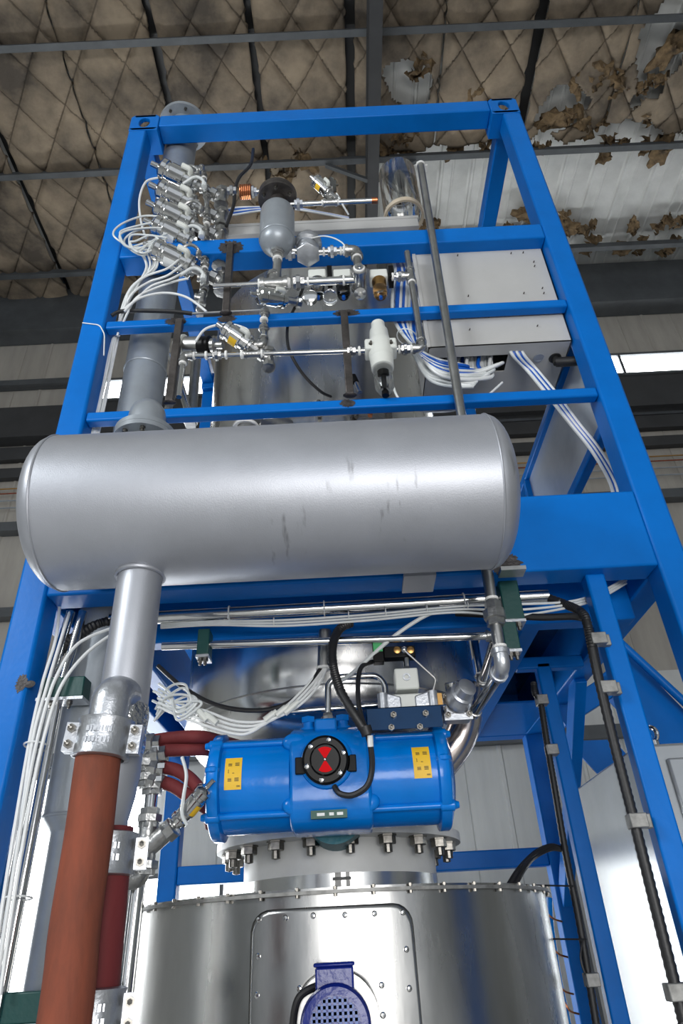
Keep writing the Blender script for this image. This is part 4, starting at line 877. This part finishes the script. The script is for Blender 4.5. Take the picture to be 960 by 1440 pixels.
# ------------------------------------------------------------------ small grey air receiver
yv = -.10
p = at(390, 300, yv); vx = p.x; zb, zt_ = Z(390, 352, yv), Z(390, 262, yv)
q = thing('air_receiver', 'small grey cylindrical air receiver with a dark top flange above the pipe manifold', 'vessel', (vx, yv, zb))
rr = .088
pf = [(0, 0)]+[(rr*math.sin(t*PI/16), .075*(1-math.cos(t*PI/16))) for t in range(1, 9)]+[(rr, .30)]+[(rr*math.cos(t*PI/16), .30+.055*math.sin(t*PI/16)) for t in range(1, 6)]+[(.045, .355)]
build(MB().lathe((vx, yv, zb), (0, 0, 1), pf, 40), 'shell', M['graypaint'], q); build(MB().ring((vx, yv, zb+.08), (0, 0, 1), rr, .004, 40, 6), 'weld_seam', M['graypaint'], q)
build(MB().cyl((vx, yv, zb+.35), (vx, yv, zb+.44), .042, 24), 'neck', M['darksteel'], q); zf = zb+.42
build(MB().lathe((vx, yv, zf), (0, 0, 1), [(.04, 0), (.102, 0), (.102, .022), (0, .022)], 40), 'flange', M['darksteel'], q); build(MB().lathe((vx, yv, zf+.024), (0, 0, 1), [(.0, 0), (.102, 0), (.102, .022), (0, .022)], 40), 'blind_flange', M['darksteel'], q)
for k in range(6): t = k*PI/3+.5; put(boltm, 'bolt', q, (vx+.078*math.cos(t), yv+.078*math.sin(t), zf), (0, 0, -1))
zc = zf-.04
q = thing('receiver_outlet', 'horizontal stainless pipe with nuts leaving the receiver towards the clear cylinder', 'pipe', (vx+.2, yv, zc))
pa = V((vx+.04, yv, zc)); pb = at(528, 264, yv); pb.z = zc; pipe(q, pa, pb, .014); union(q, pa+V((.07, 0, 0)), (1, 0, 0), .017, 'alu', .045)
pt = at(463, 267, yv); tee(q, (pt.x, yv, zc), (1, 0, 0), (0, 0, 1), .0145, 2.4); build(MB().cyl(pb-V((.03, 0, 0)), pb, .017, 12), 'rust_end', M['copper'], q)
angle_valve((pt.x+.0, yv, zc+.085), (-.6, -.2, .7), .13, .036, 'small chrome angle valve with yellow sticker above receiver outlet pipe', body=False, sticker=1)
one(tube_px([(473, 272, yv), (480, 285, yv), (490, 302, yv+.05)], .005), 'air_tube', 'white', 'short white tube hanging from the receiver outlet pipe', 'tube')
q = thing('copper_coil', 'small coil of copper tube left of the receiver flange', 'coil', at(345, 275, yv))
p = at(345, 270, yv); hel = [p+V((.055*(t/60-.5)*1.1, .034*math.sin(t*.63), .034*math.cos(t*.63))) for t in range(60)]
build(MB().tube(hel, .006, 8), 'coil', M['copper'], q); union(q, at(356, 270, yv), (1, 0, 0), .018, 'alu', .04); pipe(q, at(356, 270, yv), at(372, 269, yv), .013); union(q, at(326, 268, yv), (1, 0, 0), .015, 'cast', .05)
# ------------------------------------------------------------------ trunking on the cross beam, blue tubes, clear cylinder
ty = .16; ta, tb = at(286, 325, ty), at(588, 311, ty); hz = .045
q = thing('cable_trunking', 'long pale grey cable trunking lying above the blue cross beam', 'trunking', (0, ty, ta.z-hz))
build(MB().box(ta.x, tb.x, ty, ty+.10, ta.z-hz, ta.z+hz), 'channel', M['box'], q, .003); build(MB().box(ta.x-.004, tb.x+.004, ty-.004, ty+.104, ta.z+hz-.02, ta.z+hz+.004), 'lid', M['box'], q, .002)
for k in range(5):
    one(tube_px([(292, 308-k*2, .13), (330, 302-k*2.4, .12), (370, 296-k*1.2, .12), (410, 294-k*.5, .12), (450, 300-k*.4, .14), (490, 308-k*.5, .2)], .006), 'air_tube', 'bluetube' if k % 2 else 'white', ['white tube at the bottom of bundle behind receiver', 'blue tube low in the bundle behind receiver', 'white tube in the middle of bundle behind receiver', 'blue tube high in the bundle behind receiver', 'white tube at the top of bundle behind receiver'][k], 'tube')
cyc = at(562, 270, .22); zlo, zhi = Z(566, 303, .22), Z(560, 246, .22); q = thing('clear_cylinder', 'clear plastic cylinder with a cream rim standing above the trunking', 'cylinder', (cyc.x, .22, zlo))
build(MB().lathe((cyc.x, .22, zlo), (0, 0, 1), [(.112, 0), (.115, 0), (.115, zhi-zlo), (.10, zhi-zlo+.03), (.02, zhi-zlo+.035), (.02, zhi-zlo+.032), (.098, zhi-zlo+.026), (.112, zhi-zlo-.003)], 36), 'wall', M['acrylic'], q)
build(MB().annulus((cyc.x, .22, zlo-.03), (0, 0, 1), .105, .118, .032, 40), 'rim', M['beige'], q)
for k in range(6): t = k*PI/3+.2; build(MB().cyl((cyc.x+.08*math.cos(t), .22+.08*math.sin(t), zlo), (cyc.x+.08*math.cos(t), .22+.08*math.sin(t), zhi), .005, 8), 'tie_rod', M['acrylic'], q)

# ------------------------------------------------------------------ pipework between cross beam and upper rail
yp = -.04
q = thing('air_manifold', 'row of stainless pipes, tees and elbows with white thread tape under the receiver', 'manifold', at(440, 405, yp))
zr = Z(388, 399, yp); xA = X(388, 390, yp)
pipe(q, (vx, yp-.03, zb), (xA, yp, zr), .022, 'steel2'); union(q, (vx, yp-.05, zb+.0), (0, 0, 1), .02, 'cast', .05); tape(q, (vx-.001, yp-.03, zb-.03), (0, 0, 1), .022); tape(q, (xA, yp, zr+.09), (0, 0, 1), .022)
xT = X(385, 400, yp); tee(q, (xT, yp, zr), (1, 0, 0), (0, 0, 1), .025, 2.6)
pipe(q, (X(300, 400, yp), yp, zr+.005), (xT-.04, yp, zr+.005), .012); xU = X(420, 398, yp); union(q, (xU, yp, zr), (1, 0, 0), .022); tape(q, (xU-.045, yp, zr), (1, 0, 0), .022); tape(q, (xU+.045, yp, zr), (1, 0, 0), .022)
xV = X(505, 397, yp); pipe(q, (xU, yp, zr), (xV, yp, zr), .021); tee(q, (xV, yp, zr), (0, -1, 0), (0, 0, 1), .025, 2.4); tape(q, (xV-.075, yp, zr), (1, 0, 0), .022)
put(MB().lathe((0, 0, 0), (0, 0, 1), [(.022, 0), (.022, .012), (.012, .014), (.012, .022), (0, .024)], 16).mesh('plug', M['chrome']), 'plug', q, (xV, yp-.065, zr), (0, -1, 0))
zE = Z(498, 352, yp); pipe(q, (xV, yp, zr), (xV, yp, zE), .021, 'steel2'); elbow(q, (xV, yp, zE), (0, 0, -1), (-1, 0, 0), .022); 
xR = X(433, 352, yp); pipe(q, (xV-.03, yp, zE), (xR, yp, zE), .016); union(q, (X(467, 352, yp), yp, zE), (1, 0, 0), .018, 'alu'); tape(q, (X(455, 352, yp), yp, zE), (1, 0, 0), .02); tape(q, (X(479, 352, yp), yp, zE), (1, 0, 0), .019)
pipe(q, (vx, yp-.03, zE), (xR, yp, zE), .016); union(q, (X(408, 355, yp), yp, zE), (1, 0, 0), .02, 'alu'); 
# regulator body
q = thing('round_regulator', 'rounded silver pressure regulator body between receiver and elbow', 'regulator', (xR, yp, zE-.08))
build(MB().sphere((xR, yp-.02, zE), .062, 24, 14, (.9, .9, .95)), 'body', M['alu'], q, 0, 180); build(MB().lathe((xR, yp-.02, zE+.02), (.1, -.1, 1), [(.058, 0), (.07, .012), (.07, .03), (.06, .04), (.045, .07), (.03, .08)], 28), 'bonnet', M['alu'], q); build(MB().lathe((xR, yp-.02, zE-.03), (0, -.3, -1), [(.05, 0), (.064, .012), (.064, .03), (.05, .036), (0, .04)], 6), 'bottom_cap', M['alu'], q, .004)
one(tube_px([(438, 335, -.12), (455, 332, -.12), (472, 336, -.12), (484, 345, -.11), (482, 356, -.11)], .0035), 'thin_wire', 'white', 'thin white wire arching over the round regulator', 'wire')
# FRL units behind the manifold
for k, (u, l_) in enumerate(((446, 'left'), (481, 'middle'), (532, 'right'))):
    c = at(u, 390, .02); q = thing('air_filter_unit', {'left': 'white air filter unit nearest the receiver with a clear bowl below', 'middle': 'white air filter unit beside the vertical pipe with a clear bowl', 'right': 'white air filter unit nearest the grey box with dark bowl'}[l_], 'filter', (c.x, .02, c.z-.15))
    build(MB().box(c.x-.045, c.x+.045, -.01, .06, c.z-.03, c.z+.03), 'body', M['ivory'], q, .008); build(MB().lathe((c.x, .02, c.z-.03), (0, 0, -1), [(.036, 0), (.034, .05), (.03, .055)], 20), 'bowl_collar', M['brass'] if k == 2 else (M['black'] if k else M['acrylic']), q)
    build(MB().lathe((c.x, .02, c.z-.08), (0, 0, -1), [(.034, 0), (.034, .05), (.026, .068), (0, .072)], 20), 'bowl', M['acrylic'], q); build(MB().cyl((c.x, .02, c.z-.14), (c.x, .02, c.z-.162), .009, 12), 'drain', M['bluetube'], q)
    build(MB().box(c.x+.05, c.x+.075, -.015, .06, c.z-.04, c.z+.045), 'spacer', M['black'], q, .003)
c = at(506, 412, .0); one(MB().lathe((c.x, 0, c.z), (0, -.5, -1), [(.03, 0), (.03, .02), (.012, .022), (.012, .06), (0, .062)], 18), 'drain_bowl', 'chrome', 'small chrome drain bowl below the manifold tee', 'fitting')
for k, u in enumerate((420, 448)):
    c = at(u+16, 418, -.0); one(MB().lathe((c.x, 0, c.z), (0, -1, -.35), [(.03, -.02), (.036, -.015), (.036, .012), (.03, .016), (.0, .016)], 24), 'pressure_gauge', 'acrylic' if k else 'chrome', ['small round pressure gauge left of the filter bowls', 'small round clear-faced gauge under the left filter unit'][k], 'gauge')
# right feed pipe to the filter regulator
yq = .0
q = thing('feed_pipe', 'dark stainless feed pipe dropping beside the grey box from tee to elbow', 'pipe', at(590, 490, yq))
a = at(577, 355, yq); c = at(588, 490, yq); xm_ = (a.x+c.x)/2; pipe(q, (xm_, yq, a.z), (xm_, yq, c.z), .016, 'steel2'); zt2 = Z(578, 388, yq); tee(q, (xm_, yq, zt2), (0, 0, 1), (-1, 0, 0), .017); elbow(q, (xm_, yq, c.z), (0, 0, 1), (-1, 0, 0), .017)
pipe(q, (X(548, 391, yq), yq, zt2), (xm_, yq, zt2), .013); union(q, (X(562, 390, yq), yq, zt2), (1, 0, 0), .016); tape(q, (X(552, 390, yq), yq, zt2), (1, 0, 0), .018)
zl = c.z; pipe(q, (X(545, 492, yq), yq, zl), (xm_, yq, zl), .013); union(q, (X(570, 492, yq), yq, zl), (1, 0, 0), .016)
for u in (554, 561): tape(q, (X(u, 492, yq), yq, zl), (1, 0, 0), .018)
yl = -.01
q = thing('filter_regulator', 'ivory filter regulator with clear bowl hanging between the two blue rails', 'filter', at(538, 552, yl))
c = at(535, 492, yl); cx, czz = c.x, c.z
build(MB().lathe((cx, yl, czz), (0, 0, 1), [(.054, -.06), (.058, -.02), (.058, .03), (.05, .05), (.046, .06), (.042, .12), (.032, .14), (.032, .17), (.02, .175)], 24), 'body', M['ivory'], q, 0, 40); build(MB().box(cx-.072, cx+.072, yl-.04, yl+.04, czz-.028, czz+.036), 'port_block', M['ivory'], q, .008)
build(MB().lathe((cx, yl, czz-.05), (0, 0, -1), [(.054, 0), (.050, .07), (.04, .075)], 24), 'bowl_guard', M['ivory'], q); build(MB().lathe((cx, yl, czz-.12), (0, 0, -1), [(.043, 0), (.043, .11), (.03, .14), (0, .145)], 24), 'bowl', M['acrylic'], q); build(MB().lathe((cx, yl, czz-.14), (0, 0, -1), [(.016, 0), (.016, .03), (.007, .035), (.007, .11), (.016, .115), (.016, .14)], 14), 'element', M['black'], q)
for s in (-1, 1): put(boltm, 'bolt', q, (cx+s*.045, yl-.03, czz+.0), (0, -1, 0))
# lower line to the valves on the left
q = thing('lower_air_line', 'thin horizontal stainless pipe with taped joints between the blue rails', 'pipe', at(400, 500, yl))
l0, l1 = at(258, 501, yl), at(520, 493, yl); pipe(q, l0, l1, .0125)
for u in (515, 505): tape(q, l0+(l1-l0)*((u-258)/262), (1, 0, 0), .019)
union(q, l0+(l1-l0)*.90, (1, 0, 0), .015)
for u in (290, 318, 340, 368): tape(q, l0+(l1-l0)*((u-258)/262), (1, 0, 0), .018)
union(q, l0+(l1-l0)*.18, (1, 0, 0), .015); tee(q, l0+(l1-l0)*.37, (1, 0, 0), (0, .3, 1), .015, 2.4); elbow(q, l0, (1, 0, 0), (0, 0, -1), .016); pipe(q, l0, l0-V((0, 0, .25)), .013)
angle_valve(at(352, 488, -.02), (-.75, -.35, .45), .16, .046, 'chrome angle valve with yellow sticker above the thin lower pipe', sticker=1)
p = at(262, 487, .04); q = thing('limit_switch', 'black and steel limit switch with round cap beside the dark support bar', 'switch', p)
build(MB().lathe(p, (1, -.2, -.25), [(.045, 0), (.045, .10), (.034, .105), (.034, .15), (.018, .155), (.018, .19)], 24), 'housing', M['steel2'], q); build(MB().lathe(p+V((.07, -.015, -.02)), (1, -.2, -.25), [(.0465, 0), (.0465, .05), (.03, .06)], 24), 'black_sleeve', M['black'], q); build(MB().lathe(p+V((-.035, 0, .01)), (1, -.2, -.25), [(.03, -.02), (.05, 0), (.05, .03)], 24), 'round_cap', M['ivory'], q)
q = thing('riser_fittings', 'short chain of stainless elbow and unions rising from lower pipe to upper manifold', 'fitting', at(372, 470, yl))
e0 = at(370, 485, yl); e1 = at(372, 440, yl); elbow(q, e0, (-1, 0, 0), (0, 0, 1), .016); pipe(q, e0, e1, .013); union(q, at(371, 462, yl), (0, 0, 1), .015); tape(q, at(371, 450, yl), (0, 0, 1), .018); union(q, at(372, 440, yl), (0, 0, 1), .015)
one(tube_px([(275, 480, -.04), (290, 462, -.05), (320, 456, -.05), (345, 462, -.05), (350, 470, -.04)], .006), 'air_tube', 'white', 'white air tube arching over the lower chrome angle valve', 'tube')
angle_valve(at(402, 422, -.0), (-.8, -.4, -.2), .16, .044, 'chrome angle valve tucked under the manifold tee at upper rail', body=False)
one(tube_px([(430, 395, .05), (418, 425, .06), (405, 455, .08), (406, 490, .1), (425, 525, .14), (450, 550, .2), (465, 558, .25)], .0075), 'cable', 'rubber', 'black cable hanging down across the stainless column', 'cable')
q = thing('pressure_sensor', 'small chrome pressure sensor with black cap on the column front', 'sensor', at(505, 555, .3))
build(MB().cyl(at(506, 552, .3), at(499, 535, .3), .012, 12), 'stem', M['chrome'], q); build(MB().cyl(at(500, 538, .3), at(496, 529, .3), .017, 12), 'cap', M['black'], q); build(MB().cyl(at(520, 585, .35), at(523, 572, .35), .012, 10), 'copper_base', M['copper'], q)
p = at(352, 590, .28); q = thing('column_nozzle', 'rounded stainless elbow nozzle at the foot of the column above tank', 'elbow', p)
build(MB().tube(bend([p+V((-.02, -.0, -.10)), p+V((0, 0, .03)), p+V((.17, .12, .03))], .08, 8), .05, 20), 'elbow', M['steel2'], q); build(MB().annulus(p+V((-.02, 0, -.06)), (0, 0, 1), .05, .062, .015, 24), 'collar', M['ptfe'], q)
one(tube_px([(547, 498, .0), (550, 530, .02), (560, 560, .04), (585, 576, .07), (620, 579, .08), (650, 574, .08), (680, 560, .09), (706, 538, .12)], .0055), 'air_tube', 'white', 'white air tube looping under the lower rail beside the riser', 'tube')
# lines behind: two leaning pipes and fittings by the grey riser
q = thing('leaning_pipes', 'leaning stainless pipe pair behind the dark support bar left of the column', 'pipe', at(272, 600, .5))
pipe(q, at(258, 500, .45), at(232, 590, .45), .02, 'steel2'); pipe(q, at(240, 500, .5), at(268, 590, .5), .022, 'chrome', 'diagonal_pipe'); pipe(q, at(276, 500, .55), at(268, 600, .55), .028, 'steel2', 'upright_pipe'); union(q, at(268, 590, .5), (0, 0, 1), .024)

# ------------------------------------------------------------------ grey junction box with its tubes
BX0, BX1, BY0, BY1, BZ0, BZ1 = .422, 1.10, .07, .43, 3.925, 4.70
q = thing('junction_box', 'large pale grey steel junction box fixed behind the blue rails', 'box', ((BX0+BX1)/2, .25, BZ0))
bb = MB(); t = .004
bb.box(BX0, BX1, BY0, BY0+t, BZ0, BZ1).box(BX0, BX1, BY1-t, BY1, BZ0, BZ1).box(BX0, BX0+t, BY0, BY1, BZ0, BZ1).box(BX1-t, BX1, BY0, BY1, BZ0, BZ1).box(BX0, BX1, BY0, BY1, BZ1-t, BZ1)
sx0, sx1, sy0, sy1 = BX0+.06, BX0+.39, BY0+.07, BY0+.18
bb.box(BX0, sx0, BY0, BY1, BZ0, BZ0+t).box(sx1, BX1, BY0, BY1, BZ0, BZ0+t).box(sx0, sx1, BY0, sy0, BZ0, BZ0+t).box(sx0, sx1, sy1, BY1, BZ0, BZ0+t)
build(bb, 'enclosure', M['box'], q, .0); build(MB().box(BX0-.006, BX0+.012, BY0-.006, BY0+.012, BZ0, BZ1).box(BX0-.006, BX1, BY0-.006, BY0+.004, BZ1-.02, BZ1+.004), 'folded_edge', M['box'], q, .002)
st = MB().cyl((0, 0, 0), (0, 0, .012), .003, 8).mesh('stud', M['darksteel'])
for u, v in ((643, 360), (735, 356), (658, 417), (736, 413), (750, 369), (751, 375), (762, 406), (764, 413), (654, 447), (687, 446), (736, 443), (660, 464), (755, 459), (718, 357)): put(st, 'stud', q, at(u, v, BY0), (0, -1, -.3))
def und(u, v):
    d = rt*((u-480)/F)+up*((720-v)/F)+fw; return CAM+d*((BZ0-CAM.z)/d.z)
e = und(757, 503); build(MB().annulus(e+V((0, 0, -.004)), (0, 0, 1), .02, .026, .006, 24).cyl(e+V((0, 0, -.002)), e, .022, 20), 'knockout', M['alu'], q)
e = und(780, 503); g_ = build(MB().annulus(e+V((0, 0, -.006)), (0, 0, 1), .016, .03, .006, 24).cyl(e+V((0, 0, -.04)), e, .017, 12), 'cable_gland', M['blackened'], q)
one(MB().tube(spline([e+V((.0, 0, -.03)), e+V((.06, -.02, -.05)), e+V((.14, -.04, -.06)), e+V((.17, -.03, -.03))]), .024, 14), 'power_cable', 'rubber', 'thick black cable from the box gland to the right post', 'cable')
# bundle: rises from the box bottom, loops left and climbs behind the feed pipe
for k in range(12):
    o_ = k*1.6; s = .03*math.sin(k*2.1); c1 = und(640+k*5, 505); 
    pts = [V((sx0+.06+k*.02, (sy0+sy1)/2+s, BZ0+.10)), V((sx0+.04+k*.018, (sy0+sy1)/2+s, BZ0-.03)), at(655+k*3, 516+o_*.8+R.uniform(-3, 3), .10), at(612+k, 506+o_*1.2+R.uniform(-2, 2), .06), at(580+k, 485+o_*.5, .08), at(554+k*3.6+R.uniform(-2, 2), 450, .09), at(554+k*3.8+R.uniform(-2, 2), 410, .11), at(556+k*3.0, 378, .16), at(545+k*2.5, 352, .28)]
    one(MB().tube(spline(pts, 8), .009, 8), 'air_tube', 'bluetube' if k in (1, 2, 4, 7, 8) else ('white' if k % 2 else 'clear'), 'blue tube in the loop from grey box up behind the feed pipe' if k in (1, 2, 4, 7, 8) else ('white tube in the loop from grey box up behind the feed pipe' if k % 2 else 'milky tube in the loop from grey box up behind the feed pipe'), 'tube', 'tube loop left of the grey box')
for k in range(9):
    o_ = k*3
    one(MB().tube(spline([V((sx1-.06-k*.016, (sy0+sy1)/2, BZ0+.08)), V((sx1-.07-k*.016, (sy0+sy1)/2, BZ0-.02)), at(706-k*6, 512+o_+R.uniform(-3, 3), .10), at(664, 522+o_+R.uniform(-3, 3), .09), at(625, 516+o_+R.uniform(-2, 2), .09), at(600, 506+o_, .1), at(582, 488+o_*.4, .12), at(566+k, 470, .13)], 8), .0078, 8), 'air_tube', 'clear' if k % 3 else 'white', 'milky tube sagging lowest from the grey box opening' if k % 3 else 'white tube sagging lowest from the grey box opening', 'tube', 'sagging tubes under the grey box')
one(MB().ring(at(572, 474, .09), (.4, 0, 1), .05, .003, 24, 6), 'cable_tie', 'white', 'white cable tie round the blue and white tube loop', 'cable tie')
for k, mt in enumerate(('white', 'bluetube', 'white', 'bluetube', 'white')):
    one(MB().tube(spline([und(718+k*4, 494)+V((0, 0, .06)), und(719+k*4, 496)+V((0, 0, -.01)), at(742+k*3.5, 522, .20), at(770+k*3.5, 556, .14), at(800+k*3, 594, .16), at(832+k*3, 634, .22), at(858+k*3, 680, .3), at(866+k*3, 720, .34)], 8), .0085 if mt == 'white' else .007, 8), 'air_tube', mt, ['white tube at the left edge of the bundle slanting from box to deck', 'blue tube left of centre in the bundle slanting to the deck', 'white tube in the middle of the bundle slanting to the deck', 'blue tube right of centre in the bundle slanting to the deck', 'white tube at the right edge of the bundle slanting to the deck'][k], 'tube')

# ------------------------------------------------------------------ red hoses and strainer behind the outlet pipe
ry = .25
for k, (pts, l_) in enumerate((([(200, 1044, ry), (240, 1038, ry), (280, 1036, ry), (310, 1042, .36), (340, 1050, .5)], 'upper red rubber hose running behind the actuator end'), ([(205, 1056, ry), (245, 1055, ry), (290, 1054, ry+.05), (320, 1060, .5)], 'second red rubber hose just under the upper one'),
        ([(225, 1078, ry), (250, 1084, ry), (272, 1100, ry), (288, 1125, ry+.02), (296, 1160, .4)], 'red rubber hose bending down behind the actuator end'), ([(222, 1098, ry), (245, 1106, ry), (268, 1122, ry), (290, 1136, ry+.05), (305, 1150, .4)], 'lowest red rubber hose below the bending one'))):
    one(tube_px(pts, .022, 16), 'rubber_hose', 'redhose2', l_, 'hose')
q = thing('hose_manifold', 'cluster of stainless hose tails, clamps and unions behind the silver outlet pipe', 'fitting', at(213, 1100, ry))
for u, v, d in ((212, 1046, (1, 0, 0)), (220, 1062, (1, 0, .1)), (218, 1082, (1, 0, -.2)), (216, 1100, (1, 0, -.3)), (206, 1072, (0, 0, 1)), (207, 1092, (0, 0, 1))): union(q, at(u, v, ry-.01), d, .021, 'cast', .07)
for u, v in ((222, 1056), (230, 1080), (226, 1098)): build(MB().ring(at(u, v, ry), (1, 0, -.1), .024, .004, 20, 6).obox(at(u, v, ry)+V((0, -.03, 0)), (.012, 0, 0), (0, .008, 0), (0, 0, .008)), 'hose_clip', M['chrome'], q)
pipe(q, at(205, 1040, ry), at(203, 1110, ry), .018, 'cast')
q = thing('strainer_line', 'vertical stainless line with slanted Y-body valve beside the drum', 'pipe', at(205, 1265, ry))
a = at(214, 1110, ry); zlist = [Z(213, v, ry) for v in (1105, 1128, 1150, 1190, 1215, 1235, 1300)]
x_ = a.x; pipe(q, (x_, ry, zlist[0]), (x_, ry, zlist[3]), .022, 'chrome'); union(q, (x_, ry, zlist[0]), (0, 0, 1), .024); union(q, (x_, ry, zlist[2]), (0, 0, 1), .024)
build(MB().cyl((x_, ry, zlist[2]), (x_, ry, zlist[4]), .031, 18).tube([(x_, ry, Z(213, 1195, ry)), at(243, 1162, ry-.02)], .03, 18).lathe(at(243, 1162, ry-.02)-V((.02, 0, .02)), at(243, 1162, ry-.02)-V((x_, ry, Z(213, 1195, ry))), [(.034, 0), (.036, .003), (.036, .03), (.03, .034)], 8), 'y_body', M['cast'], q, 0, 35)
union(q, (x_, ry, zlist[4]), (0, 0, 1), .025); elbow(q, (x_-.01, ry, zlist[5]), (0, 0, 1), (-1, -.6, 0), .026, 2.2, False); pipe(q, (x_-.02, ry+.02, zlist[5]), (x_-.03, ry+.02, .4), .024, 'chrome', 'drop_pipe'); pipe(q, (x_-.06, ry+.05, zlist[3]), (x_-.07, ry+.05, .4), .02, 'chrome', 'drop_pipe')
pv = at(247, 1158, ry-.02); angle_valve(pv, at(275, 1126, ry-.05)-pv, .16, .03, 'slender chrome valve actuator with yellow sticker slanting up beside the actuator', body=False, sticker=1)
one(tube_px([(256, 1065, .2), (262, 1090, .18), (258, 1120, .17), (256, 1145, .17), (263, 1160, .18)], .006), 'air_tube', 'clear', 'milky tube dropping from the red hoses to slanted valve', 'tube')
